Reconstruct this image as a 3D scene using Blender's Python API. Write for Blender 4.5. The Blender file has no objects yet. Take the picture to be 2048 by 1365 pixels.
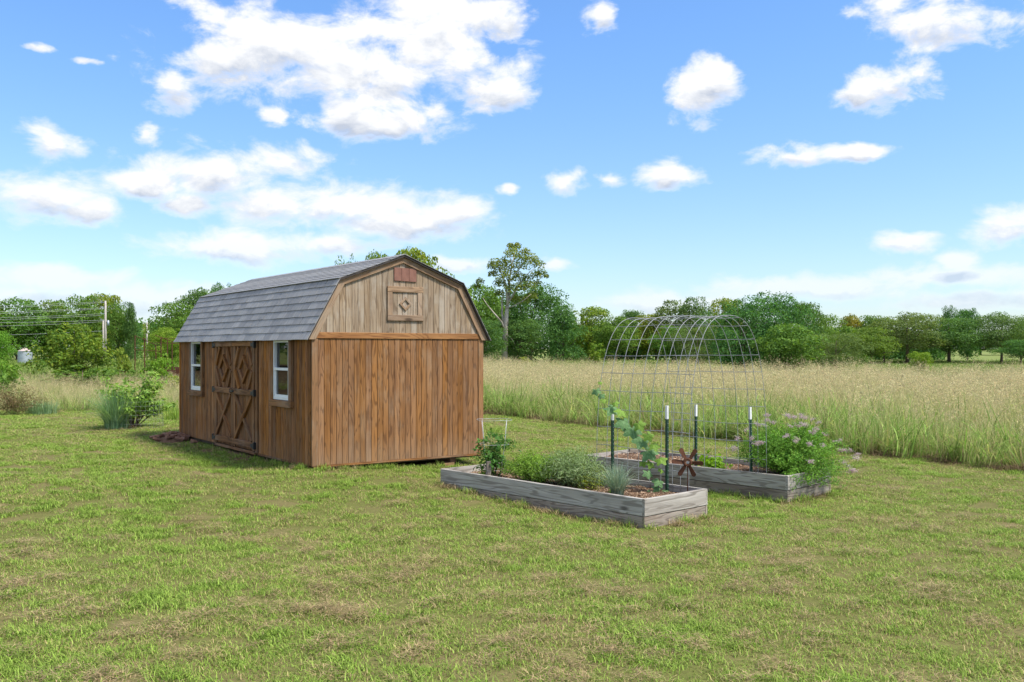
import bpy, math, random
import numpy as np
from mathutils import Matrix, Vector

random.seed(7)
RG = np.random.default_rng(11)
S = bpy.context.scene
COL = S.collection
R = math.radians

# ------------------------------------------------------------------ camera, sky, sun, exposure
F_PX, CX, HY, CAM_H = 1898.0, 1024.0, 698.0, 2.05      # focal length in photo pixels, horizon row, eye height
cam_d = bpy.data.cameras.new('camera')
cam_d.sensor_width = 36.0
cam_d.lens = 36.0 * F_PX / 2048.0
cam_d.shift_y = (HY - 682.5) / 2048.0
cam_d.clip_end = 6000
cam_d.clip_start = 0.1
cam = bpy.data.objects.new('camera', cam_d)
cam.location = (0, 0, CAM_H)
cam.rotation_euler = (R(90), 0, 0)
COL.objects.link(cam)
S.camera = cam

SUN_AZ = Vector((0.86, -0.34)).normalized()
SUN_EL = R(56)
SKY_STRENGTH = 0.05
S.view_settings.view_transform = 'Standard'
S.view_settings.look = 'None'
S.view_settings.gamma = 1
S.view_settings.use_curve_mapping = False
S.view_settings.exposure = 2.1

W = bpy.data.worlds.new('World')
S.world = W
W.use_nodes = True


def nodes_of(nt):
    def N(t, **kw):
        n = nt.nodes.new(t)
        for k, v in kw.items():
            setattr(n, k, v)
        return n

    def L(a, b):
        nt.links.new(a, b)

    def val(sock, v):
        if hasattr(v, 'is_linked') or isinstance(v, bpy.types.NodeSocket):
            L(v, sock)
        else:
            sock.default_value = v

    def M(op, a, b=None, c=None, clamp=False):
        n = N('ShaderNodeMath', operation=op)
        n.use_clamp = clamp
        val(n.inputs[0], a)
        if b is not None: val(n.inputs[1], b)
        if c is not None: val(n.inputs[2], c)
        return n.outputs[0]

    def VM(op, a, b=None):
        n = N('ShaderNodeVectorMath', operation=op)
        val(n.inputs[0], a)
        if b is not None: val(n.inputs[1], b)
        return n

    def mix(f, a, b):
        n = N('ShaderNodeMix', data_type='RGBA')
        val(n.inputs[0], f)
        val(n.inputs[6], a if not isinstance(a, tuple) else (*a, 1) if len(a) == 3 else a)
        val(n.inputs[7], b if not isinstance(b, tuple) else (*b, 1) if len(b) == 3 else b)
        return n.outputs[2]

    def smooth(x, lo, hi):
        n = N('ShaderNodeMapRange', interpolation_type='SMOOTHSTEP')
        val(n.inputs[0], x)
        val(n.inputs[1], lo)
        val(n.inputs[2], hi)
        return n.outputs[0]

    def noise(vec, scale, detail=4, rough=0.55, dist=0.0):
        n = N('ShaderNodeTexNoise')
        val(n.inputs['Vector'], vec)
        n.inputs['Scale'].default_value = scale
        n.inputs['Detail'].default_value = detail
        n.inputs['Roughness'].default_value = rough
        n.inputs['Distortion'].default_value = dist
        return n.outputs['Fac']
    return N, L, val, M, VM, mix, smooth, noise


# clouds: (photo px x, y, half width, half height) -> directions on the sky sphere
CLOUDS = [(560, 90, 210, 85), (700, 110, 170, 105), (860, 60, 150, 105), (930, 130, 110, 80), (780, 165, 150, 60),
          (345, 165, 62, 42), (440, 125, 120, 55), (1010, 185, 65, 32), (690, 215, 60, 40), (420, 30, 60, 30), (980, 40, 80, 60),
          (770, 243, 140, 34), (870, 226, 40, 27), (100, 285, 64, 36), (290, 268, 38, 20), (545, 232, 32, 18),
          (420, 345, 160, 48), (560, 318, 105, 38), (300, 365, 75, 28), (370, 410, 60, 25), (700, 412, 235, 48),
          (560, 405, 150, 36), (890, 425, 95, 45), (780, 450, 190, 36), (470, 497, 220, 33), (660, 490, 150, 28),
          (80, 390, 140, 48), (180, 420, 75, 28), (120, 555, 200, 26), (330, 600, 260, 34), (40, 600, 180, 26),
          (920, 530, 75, 16), (1110, 527, 40, 13), (1870, 35, 175, 62), (1780, 10, 90, 40), (1770, 168, 95, 48),
          (1840, 145, 45, 33), (1715, 195, 50, 26), (1400, 185, 60, 48), (1425, 150, 38, 26), (1205, 25, 38, 36),
          (1130, 362, 48, 26), (1215, 360, 30, 15), (1335, 352, 60, 27), (1590, 313, 85, 20), (1700, 302, 95, 16),
          (1800, 487, 75, 19), (2010, 452, 85, 36), (1910, 522, 48, 19), (1600, 578, 280, 26), (1900, 556, 220, 24),
          (1350, 608, 220, 22), (1950, 602, 200, 22), (75, 100, 40, 9), (170, 126, 24, 7), (1010, 380, 25, 12)]


def cloud_group():
    g = bpy.data.node_groups.new('CloudField', 'ShaderNodeTree')
    g.interface.new_socket('Vector', in_out='INPUT', socket_type='NodeSocketVector')
    g.interface.new_socket('Field', in_out='OUTPUT', socket_type='NodeSocketFloat')
    N, L, val, M, VM, mix, smooth, noise = nodes_of(g)
    gi, go = N('NodeGroupInput'), N('NodeGroupOutput')
    acc = None
    for px, py, rx, ry in CLOUDS:
        a = math.atan((px - CX) / F_PX)
        e = math.atan((HY - py) / F_PX * math.cos(a))
        ra, re = rx / F_PX * 1.12 * math.cos(a) ** 2, ry / F_PX * 1.2
        d = VM('SUBTRACT', gi.outputs[0], (a, e, 0)).outputs[0]
        d = VM('MULTIPLY', d, (1 / ra, 1 / re, 0)).outputs[0]
        ln = VM('LENGTH', d).outputs['Value']
        f = M('SUBTRACT', 1.0, ln)
        acc = f if acc is None else M('SMOOTH_MAX', acc, f, 0.25)
    L(acc, go.inputs[0])
    return g


def build_world():
    nt = W.node_tree
    nt.nodes.clear()
    N, L, val, M, VM, mix, smooth, noise = nodes_of(nt)
    out, bg = N('ShaderNodeOutputWorld'), N('ShaderNodeBackground')
    bg.inputs['Strength'].default_value = SKY_STRENGTH
    L(bg.outputs[0], out.inputs['Surface'])
    sky = N('ShaderNodeTexSky', sky_type='NISHITA')
    sky.sun_disc = False
    sky.sun_elevation = SUN_EL
    sky.sun_rotation = math.atan2(SUN_AZ.x, SUN_AZ.y)
    sky.altitude = 200
    sky.air_density = 1.0
    sky.dust_density = 0.6
    sky.ozone_density = 1.5
    tc = N('ShaderNodeTexCoord')
    sep = N('ShaderNodeSeparateXYZ')
    d = VM('NORMALIZE', tc.outputs['Generated']).outputs[0]
    L(d, sep.inputs[0])
    az = M('ARCTAN2', sep.outputs[0], sep.outputs[1])
    el = M('ARCSINE', sep.outputs[2])
    cv = N('ShaderNodeCombineXYZ')
    L(az, cv.inputs[0])
    L(el, cv.inputs[1])
    g = cloud_group()

    def field(vec):
        n = N('ShaderNodeGroup', node_tree=g)
        L(vec, n.inputs[0])
        return n.outputs[0]
    st = VM('MULTIPLY', cv.outputs[0], (1.0, 1.7, 1.0)).outputs[0]
    warp = N('ShaderNodeTexNoise')
    L(st, warp.inputs['Vector'])
    warp.inputs['Scale'].default_value = 30
    warp.inputs['Detail'].default_value = 3
    wv = VM('SUBTRACT', warp.outputs['Color'], (0.5, 0.5, 0.5)).outputs[0]
    wv = VM('MULTIPLY', wv, (0.030, 0.016, 0)).outputs[0]
    cvw = VM('ADD', cv.outputs[0], wv).outputs[0]
    n1 = noise(st, 16, 9, 0.62, 0.3)
    st_up = VM('ADD', st, (0.006, 0.022, 0)).outputs[0]
    n1u = noise(st_up, 16, 9, 0.62, 0.3)
    f1 = field(cvw)
    f_dn = field(VM('SUBTRACT', cvw, (0.0, 0.012, 0)).outputs[0])
    f_up = field(VM('ADD', cvw, (0.0, 0.018, 0)).outputs[0])
    # clouds go on outside the picture
    wide = noise(VM('MULTIPLY', d, (2.2, 2.2, 5.0)).outputs[0], 1.6, 8, 0.58)
    outside = M('MAXIMUM', smooth(M('ABSOLUTE', az), 0.50, 0.70), smooth(el, 0.37, 0.50))
    fw = M('MULTIPLY_ADD', outside, M('MULTIPLY_ADD', M('SUBTRACT', wide, 0.455), 6.0, 3.0), -3.0)
    fld = M('MAXIMUM', f1, fw)
    n0 = noise(st, 7, 4, 0.6, 0.2)
    hik = smooth(el, 0.13, 0.26)
    dens = M('MULTIPLY_ADD', M('SUBTRACT', n1, 0.5), M('MULTIPLY_ADD', hik, 1.1, 1.9), M('MULTIPLY_ADD', M('SUBTRACT', n0, 0.5), M('MULTIPLY_ADD', hik, 0.8, 0.8), M('SUBTRACT', fld, M('MULTIPLY_ADD', hik, 0.03, 0.22))))
    alpha = smooth(dens, -0.28, 0.50)
    thick = smooth(dens, -0.05, 0.40)
    relief = M('MULTIPLY', M('SUBTRACT', n1, n1u), 2.2)                # lit from above
    base = M('MULTIPLY', M('SUBTRACT', f_up, f_dn), 0.85)               # flat grey bases
    shade = M('MULTIPLY', M('ADD', M('SUBTRACT', base, relief), 0.05), thick, clamp=True)
    shade = M('MULTIPLY', shade, 1.25, clamp=True)
    lowk = smooth(el, 0.14, 0.02)
    white = mix(lowk, (4.95, 4.97, 5.0), (4.5, 4.65, 4.85))
    grey = mix(lowk, (2.75, 3.0, 3.5), (2.9, 3.3, 4.0))
    cc = mix(shade, white, grey)
    # clear sky: the Nishita sky, graded a little bluer and brighter towards the horizon like the photograph's
    hs = N('ShaderNodeHueSaturation')
    hs.inputs['Saturation'].default_value = 1.0
    hs.inputs['Value'].default_value = 1.0
    L(sky.outputs[0], hs.inputs['Color'])
    up = smooth(el, 0.0, 0.36)
    tint = mix(up, (0.70, 0.77, 0.91), (0.64, 0.87, 1.12))
    sk = N('ShaderNodeMix', data_type='RGBA', blend_type='MULTIPLY')
    sk.inputs[0].default_value = 1.0
    L(hs.outputs[0], sk.inputs[6])
    L(tint, sk.inputs[7])
    fade = M('MULTIPLY', alpha, mix(lowk, (0.97, 0.97, 0.97), (0.62, 0.62, 0.62)))
    res = mix(fade, sk.outputs[2], cc)
    L(res, bg.inputs['Color'])
    W.cycles.sampling_method = 'MANUAL'
    W.cycles.sample_map_resolution = 512


build_world()

sun_d = bpy.data.lights.new('sun', 'SUN')
sun_d.energy = 1.5
sun_d.angle = R(11)
sun_d.color = (1.0, 0.95, 0.86)
sun = bpy.data.objects.new('sun', sun_d)
sun_dir = Vector((SUN_AZ.x * math.cos(SUN_EL), SUN_AZ.y * math.cos(SUN_EL), math.sin(SUN_EL)))
sun.rotation_euler = sun_dir.to_track_quat('Z', 'Y').to_euler()
sun.location = sun_dir * 60
COL.objects.link(sun)

S.cycles.max_bounces = 6
S.cycles.diffuse_bounces = 3
S.cycles.glossy_bounces = 2
S.cycles.transmission_bounces = 4
S.cycles.transparent_max_bounces = 6
S.cycles.caustics_reflective = False
S.cycles.caustics_refractive = False


# ------------------------------------------------------------------ helpers
def vnoise(x, y, seed=0):
    x = np.asarray(x, float); y = np.asarray(y, float)
    xi = np.floor(x).astype(np.int64); yi = np.floor(y).astype(np.int64)
    fx = x - xi; fy = y - yi
    fx = fx * fx * (3 - 2 * fx); fy = fy * fy * (3 - 2 * fy)

    def h(a, b):
        n = (a * 374761393 + b * 668265263 + seed * 974711) & 0x7fffffff
        n = ((n ^ (n >> 13)) * 1274126177) & 0x7fffffff
        return ((n ^ (n >> 16)) & 0xffff) / 65535.0
    return (h(xi, yi) * (1 - fx) + h(xi + 1, yi) * fx) * (1 - fy) + (h(xi, yi + 1) * (1 - fx) + h(xi + 1, yi + 1) * fx) * fy


def fbm(x, y, seed=0, o=3):
    s = 0; a = 0.5; t = 0
    for k in range(o):
        s = s + a * vnoise(np.asarray(x) * 2 ** k, np.asarray(y) * 2 ** k, seed + k * 17); t += a; a *= 0.5
    return s / t


def sstep(x, a, b):
    t = np.clip((np.asarray(x, float) - a) / (b - a), 0, 1)
    return t * t * (3 - 2 * t)


def ground(x, y):
    """height of the land: lawn with a low swell under the shed, then a very gentle rise away"""
    x = np.asarray(x, float); y = np.asarray(y, float)
    hump = 0.19 * sstep(-x, -1.5, 2.2) * sstep(y, 9.5, 14.0) * (1 - 0.5 * sstep(y, 17, 45)) + 0.085 * np.exp(-((x + 3.1) ** 2 + (y - 13.9) ** 2) / 0.9)
    far = 0.0045 * np.maximum(0, y - 16)
    far = np.minimum(far, 1.4)
    return hump + far + 0.05 * (fbm(x * 0.22, y * 0.22, 5, 1) - 0.5)


def edge_y(x):
    """near edge of the tall grass"""
    return np.interp(x, [-60, -18, -12, -6, .2, 3, 6.9, 8.6, 14, 30], [29, 27.3, 28.0, 27.6, 27.2, 23.7, 18.4, 15.9, 11.2, -2])


def gz(x, y):
    return float(ground(x, y))


def px_x(px, d):
    return (px - CX) / F_PX * d


def tag(o, label=None, cat=None, group=None, kind=None):
    if label: o['label'] = label
    if cat: o['category'] = cat
    if group: o['group'] = group
    if kind: o['kind'] = kind
    return o


def empty(name, loc=(0, 0, 0), rz=0.0, label=None, cat=None, group=None):
    o = bpy.data.objects.new(name, None)
    o.empty_display_size = 0.2
    o.location = loc
    o.rotation_euler = (0, 0, rz)
    COL.objects.link(o)
    return tag(o, label, cat, group)


def link(name, me, parent=None):
    o = bpy.data.objects.new(name, me)
    COL.objects.link(o)
    if parent: o.parent = parent
    return o


def np_mesh(name, V, F, mat=None, smooth=False):
    """F: (n,k) int array with k = 3 or 4"""
    V = np.asarray(V, np.float32); F = np.asarray(F, np.int32)
    me = bpy.data.meshes.new(name)
    n, k = F.shape
    me.vertices.add(len(V)); me.vertices.foreach_set('co', V.ravel())
    me.loops.add(n * k); me.loops.foreach_set('vertex_index', F.ravel())
    me.polygons.add(n)
    me.polygons.foreach_set('loop_start', np.arange(0, n * k, k, dtype=np.int32))
    me.polygons.foreach_set('use_smooth', np.full(n, smooth, dtype=bool))
    me.update(calc_edges=True)
    if mat: me.materials.append(mat)
    return me


class MB:
    def __init__(s): s.v = []; s.f = []

    def box(s, c, size, m=None):
        b = len(s.v)
        hx, hy, hz = size[0] / 2, size[1] / 2, size[2] / 2
        for dx, dy, dz in ((-1, -1, -1), (1, -1, -1), (1, 1, -1), (-1, 1, -1), (-1, -1, 1), (1, -1, 1), (1, 1, 1), (-1, 1, 1)):
            p = Vector((dx * hx, dy * hy, dz * hz))
            if m is not None: p = m @ p
            s.v.append((p.x + c[0], p.y + c[1], p.z + c[2]))
        for q in ((0, 3, 2, 1), (4, 5, 6, 7), (0, 1, 5, 4), (1, 2, 6, 5), (2, 3, 7, 6), (3, 0, 4, 7)):
            s.f.append(tuple(b + i for i in q))
        return s

    def tube(s, pts, r, n=6, r2=None, cap=True):
        pts = [Vector(p) for p in pts]
        b = len(s.v)
        k = len(pts)
        prev = None
        for i, p in enumerate(pts):
            t = (pts[min(i + 1, k - 1)] - pts[max(i - 1, 0)]).normalized()
            ref = prev if prev is not None else (Vector((1, 0, 0)) if abs(t.x) < 0.8 else Vector((0, 1, 0)))
            a = (ref - t * ref.dot(t)).normalized()
            prev = a
            c = t.cross(a)
            rr = r if r2 is None else r + (r2 - r) * i / max(1, k - 1)
            if isinstance(r, (list, tuple)): rr = r[i]
            for j in range(n):
                w = 2 * math.pi * j / n
                s.v.append(tuple(p + a * (rr * math.cos(w)) + c * (rr * math.sin(w))))
        for i in range(k - 1):
            for j in range(n):
                s.f.append((b + i * n + j, b + i * n + (j + 1) % n, b + (i + 1) * n + (j + 1) % n, b + (i + 1) * n + j))
        if cap:
            s.f.append(tuple(b + j for j in reversed(range(n))))
            s.f.append(tuple(b + (k - 1) * n + j for j in range(n)))
        return s

    def prism(s, poly, y0, y1, axes=(0, 2, 1)):
        """poly of 2-D points extruded from y0 to y1"""
        b = len(s.v); n = len(poly)
        for y in (y0, y1):
            for p in poly:
                q = [0, 0, 0]; q[axes[0]] = p[0]; q[axes[1]] = p[1]; q[axes[2]] = y
                s.v.append(tuple(q))
        s.f.append(tuple(b + i for i in range(n)))
        s.f.append(tuple(b + n + i for i in reversed(range(n))))
        for i in range(n):
            j = (i + 1) % n
            s.f.append((b + i, b + n + i, b + n + j, b + j))
        return s

    def lathe(s, prof, n=24, c=(0, 0, 0)):
        b = len(s.v)
        for r, z in prof:
            for j in range(n):
                w = 2 * math.pi * j / n
                s.v.append((c[0] + r * math.cos(w), c[1] + r * math.sin(w), c[2] + z))
        for i in range(len(prof) - 1):
            for j in range(n):
                s.f.append((b + i * n + j, b + i * n + (j + 1) % n, b + (i + 1) * n + (j + 1) % n, b + (i + 1) * n + j))
        return s

    def mesh(s, name, mat, smooth=False):
        me = bpy.data.meshes.new(name)
        me.from_pydata(s.v, [], s.f)
        bm_fix(me)
        if smooth:
            me.polygons.foreach_set('use_smooth', [True] * len(me.polygons))
        if mat: me.materials.append(mat)
        return me

    def build(s, name, mat, parent=None, smooth=False):
        return link(name, s.mesh(name, mat, smooth), parent)


def bm_fix(me):
    import bmesh
    bm = bmesh.new(); bm.from_mesh(me)
    bmesh.ops.recalc_face_normals(bm, faces=bm.faces)
    bm.to_mesh(me); bm.free()
    me.update()


_bc = {}


def board_mesh(name, L, Wd, T, mat, ch=0.004):
    """a board lying along local x, width y, thickness z (outer face at z = T), long edges eased"""
    k = (name, round(L, 3), round(Wd, 3), round(T, 3), mat.name)
    if k in _bc: return _bc[k]
    h = Wd / 2; c = min(ch, Wd * 0.2, T * 0.45)
    sec = [(-h, 0), (h, 0), (h, T - c), (h - c, T), (-h + c, T), (-h, T - c)]
    m = MB(); m.prism(sec, -L / 2, L / 2, axes=(1, 2, 0))
    _bc[k] = m.mesh(name, mat)
    return _bc[k]


def frame_matrix(o, ax, ay):
    ax = Vector(ax).normalized(); ay = Vector(ay).normalized(); az = ax.cross(ay)
    m = Matrix((ax, ay, az)).transposed().to_4x4()
    m.translation = Vector(o)
    return m


def board(name, mat, parent, origin, ax, ay, L, Wd, T, ch=0.004):
    o = link(name, board_mesh(name, L, Wd, T, mat, ch), parent)
    o.matrix_basis = frame_matrix(origin, ax, ay)
    return o


def leaf_arrays(C, Nrm, ln, wd, rng, fold=0.0, droop=None):
    """one pointed leaf (two triangles folded along the midrib) per centre"""
    n = len(C)
    Nrm = Nrm / (np.linalg.norm(Nrm, axis=1, keepdims=True) + 1e-9)
    t = rng.normal(size=(n, 3))
    if droop is not None: t = t + droop
    t -= Nrm * (t * Nrm).sum(1, keepdims=True)
    t /= np.linalg.norm(t, axis=1, keepdims=True) + 1e-9
    b = np.cross(Nrm, t)
    ln = np.broadcast_to(np.asarray(ln, float), (n,))[:, None]; wd = np.broadcast_to(np.asarray(wd, float), (n,))[:, None]
    V = np.stack([C - t * ln / 2, C + b * wd / 2 + Nrm * wd * fold, C + t * ln / 2, C - b * wd / 2 + Nrm * wd * fold], 1).reshape(-1, 3)
    i = np.arange(n)[:, None] * 4
    Fq = np.concatenate([i + np.array([[0, 1, 2]]), i + np.array([[0, 2, 3]])], 0)
    return V, Fq


def blade_arrays(P, az, h, lean, w, segs, rng, curl=0.6):
    """grass blades: base P, heading az, height h, lean (horizontal reach), width w"""
    n = len(P)
    ts = np.linspace(0, 1, segs + 1)
    dx, dy = np.cos(az), np.sin(az)
    sx, sy = -dy, dx
    V = []
    for t in ts:
        reach = lean * t ** 1.8
        z = h * (t - curl * 0.5 * t ** 3 * np.clip(lean / np.maximum(h, 1e-3), 0, 1.6))
        c = np.stack([P[:, 0] + dx * reach, P[:, 1] + dy * reach, P[:, 2] + z], 1)
        ww = w * (1 - t) ** 0.7 / 2 if t < 1 else 0 * w
        off = np.stack([sx * ww, sy * ww, 0 * ww], 1)
        V.append(c - off)
        if t < 1: V.append(c + off)
    per = len(V)
    V = np.stack(V, 1).reshape(-1, 3)
    base = (np.arange(n) * per)[:, None]
    tris = []
    for s in range(segs - 1):
        a = 2 * s
        tris += [[a, a + 1, a + 3], [a, a + 3, a + 2]]
    a = 2 * (segs - 1)
    tris.append([a, a + 1, a + 2])
    Fq = np.concatenate([base + np.array([t]) for t in tris], 0)
    return V, Fq


def merge(parts):
    Vs, Fs, o = [], [], 0
    for V, Fq in parts:
        Vs.append(V); Fs.append(Fq + o); o += len(V)
    return np.concatenate(Vs), np.concatenate(Fs)


def float_attr(me, name, a):
    at = me.attributes.new(name, 'FLOAT', 'POINT')
    at.data.foreach_set('value', np.asarray(a, np.float32))


def scatter(name, P, rot, scl, idx, sources, label, cat=None):
    """grass and the like: one object, clumps instanced on its points"""
    me = bpy.data.meshes.new(name)
    me.vertices.add(len(P)); me.vertices.foreach_set('co', np.asarray(P, np.float32).ravel())
    a = me.attributes.new('rot', 'FLOAT_VECTOR', 'POINT'); a.data.foreach_set('vector', np.asarray(rot, np.float32).ravel())
    a = me.attributes.new('scl', 'FLOAT', 'POINT'); a.data.foreach_set('value', np.asarray(scl, np.float32))
    a = me.attributes.new('idx', 'INT', 'POINT'); a.data.foreach_set('value', np.asarray(idx, np.int32))
    c = bpy.data.collections.new(name + '_clumps')
    for i, s in enumerate(sources):
        s.name = f'{name}_clump_{i:02d}'
        c.objects.link(s)
    g = bpy.data.node_groups.new(name, 'GeometryNodeTree')
    g.interface.new_socket('Geometry', in_out='INPUT', socket_type='NodeSocketGeometry')
    g.interface.new_socket('Geometry', in_out='OUTPUT', socket_type='NodeSocketGeometry')
    nn = g.nodes.new
    gi, go, ip, ci = nn('NodeGroupInput'), nn('NodeGroupOutput'), nn('GeometryNodeInstanceOnPoints'), nn('GeometryNodeCollectionInfo')
    ci.inputs['Collection'].default_value = c
    ci.inputs['Separate Children'].default_value = True
    ci.inputs['Reset Children'].default_value = True

    def attr(nm, ty):
        n = nn('GeometryNodeInputNamedAttribute'); n.data_type = ty
        n.inputs['Name'].default_value = nm
        return n.outputs['Attribute']
    ln = g.links.new
    ln(gi.outputs[0], ip.inputs['Points'])
    ln(ci.outputs[0], ip.inputs['Instance'])
    ip.inputs['Pick Instance'].default_value = True
    ln(attr('idx', 'INT'), ip.inputs['Instance Index'])
    e = nn('FunctionNodeEulerToRotation')
    ln(attr('rot', 'FLOAT_VECTOR'), e.inputs[0])
    ln(e.outputs[0], ip.inputs['Rotation'])
    ln(attr('scl', 'FLOAT'), ip.inputs['Scale'])
    ln(ip.outputs[0], go.inputs[0])
    o = link(name, me)
    md = o.modifiers.new('scatter', 'NODES'); md.node_group = g
    tag(o, label, cat, kind='stuff')
    return o


# ------------------------------------------------------------------ materials
def new_mat(name):
    m = bpy.data.materials.new(name)
    m.use_nodes = True
    m.node_tree.nodes.clear()
    N, L, val, M, VM, mix, smooth, noise = nodes_of(m.node_tree)
    out = N('ShaderNodeOutputMaterial')
    return m, out, (N, L, val, M, VM, mix, smooth, noise)


def principled(t, out, color, rough=0.7, spec=0.3, metal=0.0, normal=None):
    N, L, val = t[0], t[1], t[2]
    b = N('ShaderNodeBsdfPrincipled')
    val(b.inputs['Base Color'], (*color, 1) if isinstance(color, tuple) and len(color) == 3 else color)
    val(b.inputs['Roughness'], rough)
    b.inputs['Specular IOR Level'].default_value = spec
    b.inputs['Metallic'].default_value = metal
    if normal is not None: L(normal, b.inputs['Normal'])
    L(b.outputs[0], out.inputs['Surface'])
    return b


def bump(t, h, strength=0.4, dist=0.01):
    n = t[0]('ShaderNodeBump')
    n.inputs['Strength'].default_value = strength
    n.inputs['Distance'].default_value = dist
    t[1](h, n.inputs['Height'])
    return n.outputs[0]


def wood(name, light, dark, grain, grey=None, grey_amt=0.0, ring=7.0, var=0.25, rough=0.8, knots=False, low_stain=None, stain_amt=0.32):
    """weathered timber, grain along local x"""
    m, out, t = new_mat(name)
    N, L, val, M, VM, mix, smooth, noise = t
    tc, oi = N('ShaderNodeTexCoord'), N('ShaderNodeObjectInfo')
    rnd = oi.outputs['Random']
    off = N('ShaderNodeCombineXYZ')
    L(M('MULTIPLY', rnd, 57.0), off.inputs[0]); L(M('MULTIPLY', rnd, 31.0), off.inputs[1]); L(M('MULTIPLY', rnd, 13.0), off.inputs[2])
    p = VM('ADD', tc.outputs['Object'], off.outputs[0]).outputs[0]
    pr = VM('MULTIPLY', p, (0.8, 7.0, 7.0)).outputs[0]
    rg = noise(pr, 1.0, 2, 0.45, 0.25)
    w = M('MULTIPLY', M('SINE', M('MULTIPLY', rg, ring * 9.0)), 0.5)
    w = M('ADD', w, 0.5)
    fine = noise(VM('MULTIPLY', p, (1.6, 95, 95)).outputs[0], 1.0, 3, 0.6)
    mid = noise(VM('MULTIPLY', p, (0.8, 9, 9)).outputs[0], 1.0, 3, 0.6)
    blot = noise(p, 1.7, 4, 0.6)
    col = mix(smooth(mid, 0.35, 0.68), light, dark)
    col = mix(M('MULTIPLY', smooth(w, 0.62, 1.0), 0.66), col, grain)
    col = mix(M('MULTIPLY', smooth(fine, 0.50, 0.78), 0.65), col, grain)
    stain = noise(VM('MULTIPLY', p, (0.9, 2.2, 2.2)).outputs[0], 1.0, 5, 0.65)
    col = mix(M('MULTIPLY', smooth(stain, 0.50, 0.72), stain_amt), col, tuple(c * 0.55 for c in dark))
    if grey is not None:
        gm = M('MULTIPLY', smooth(M('MULTIPLY_ADD', fine, 0.35, M('MULTIPLY', blot, 0.75)), 0.52, 0.72), grey_amt)
        col = mix(gm, col, grey)
    if low_stain is not None:                                   # rain-splashed foot of the wall
        ps = N('ShaderNodeSeparateXYZ')
        geo = N('ShaderNodeNewGeometry')
        L(geo.outputs['Position'], ps.inputs[0])
        k = smooth(M('MULTIPLY_ADD', blot, 0.5, ps.outputs[2]), 0.95, 0.55)
        col = mix(M('MULTIPLY', k, 0.32), col, low_stain)
    if knots:
        vo = N('ShaderNodeTexVoronoi')
        L(VM('MULTIPLY', p, (1.5, 4.5, 4.5)).outputs[0], vo.inputs['Vector'])
        vo.inputs['Scale'].default_value = 1.0
        col = mix(M('MULTIPLY', smooth(vo.outputs['Distance'], 0.16, 0.05), 0.8), col, tuple(c * 0.35 for c in grain))
    hv = N('ShaderNodeHueSaturation')
    L(M('MULTIPLY_ADD', rnd, var * 2, 1 - var), hv.inputs['Value'])
    L(M('MULTIPLY_ADD', M('FRACT', M('MULTIPLY', rnd, 7.3)), 0.16, 0.94), hv.inputs['Saturation'])
    L(col, hv.inputs['Color'])
    principled(t, out, hv.outputs[0], rough, 0.2, normal=bump(t, M('SUBTRACT', M('MULTIPLY', fine, -0.7), M('MULTIPLY', w, 0.35)), 0.5, 0.004))
    return m


def plain(name, color, rough=0.6, spec=0.4, metal=0.0, noise_amt=0.25, scale=12.0, bump_s=0.0, second=None):
    m, out, t = new_mat(name)
    N, L, val, M, VM, mix, smooth, noise = t
    tc = N('ShaderNodeTexCoord')
    n = noise(tc.outputs['Object'], scale, 5, 0.6)
    second = second or tuple(c * 0.55 for c in color)
    col = mix(M('MULTIPLY', smooth(n, 0.38, 0.7), noise_amt * 2 if noise_amt < 0.5 else 1.0), color, second)
    principled(t, out, col, rough, spec, metal, bump(t, n, bump_s, 0.01) if bump_s else None)
    return m


def foliage(name, cols, trans=0.42, scale=0.6, rough=0.6, spec=0.14, rand=0.3, tr_tint=(1.25, 1.2, 0.55)):
    """leaves: colours wander over the plant and from leaf to leaf; some light comes through"""
    m, out, t = new_mat(name)
    N, L, val, M, VM, mix, smooth, noise = t
    geo, oi = N('ShaderNodeNewGeometry'), N('ShaderNodeObjectInfo')
    ri = geo.outputs['Random Per Island']
    n = noise(geo.outputs['Position'], scale, 3, 0.6)
    col = mix(smooth(n, 0.35, 0.65), cols[0], cols[1])
    col = mix(smooth(ri, 0.6, 1.0), col, cols[2])
    hv = N('ShaderNodeHueSaturation')
    L(M('MULTIPLY_ADD', oi.outputs['Random'], 0.035, 0.4825), hv.inputs['Hue'])
    L(M('MULTIPLY_ADD', M('FRACT', M('MULTIPLY', ri, 17.7)), rand * 2, 1 - rand), hv.inputs['Value'])
    L(col, hv.inputs['Color'])
    b = principled(t, out, hv.outputs[0], rough, spec)
    tr = N('ShaderNodeBsdfTranslucent')
    tm = N('ShaderNodeMix', data_type='RGBA', blend_type='MULTIPLY')
    tm.inputs[0].default_value = 1.0
    L(hv.outputs[0], tm.inputs[6])
    tm.inputs[7].default_value = (*tr_tint, 1)
    L(tm.outputs[2], tr.inputs['Color'])
    mx = N('ShaderNodeMixShader')
    mx.inputs[0].default_value = trans
    L(b.outputs[0], mx.inputs[1]); L(tr.outputs[0], mx.inputs[2])
    L(mx.outputs[0], out.inputs['Surface'])
    return m


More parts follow.
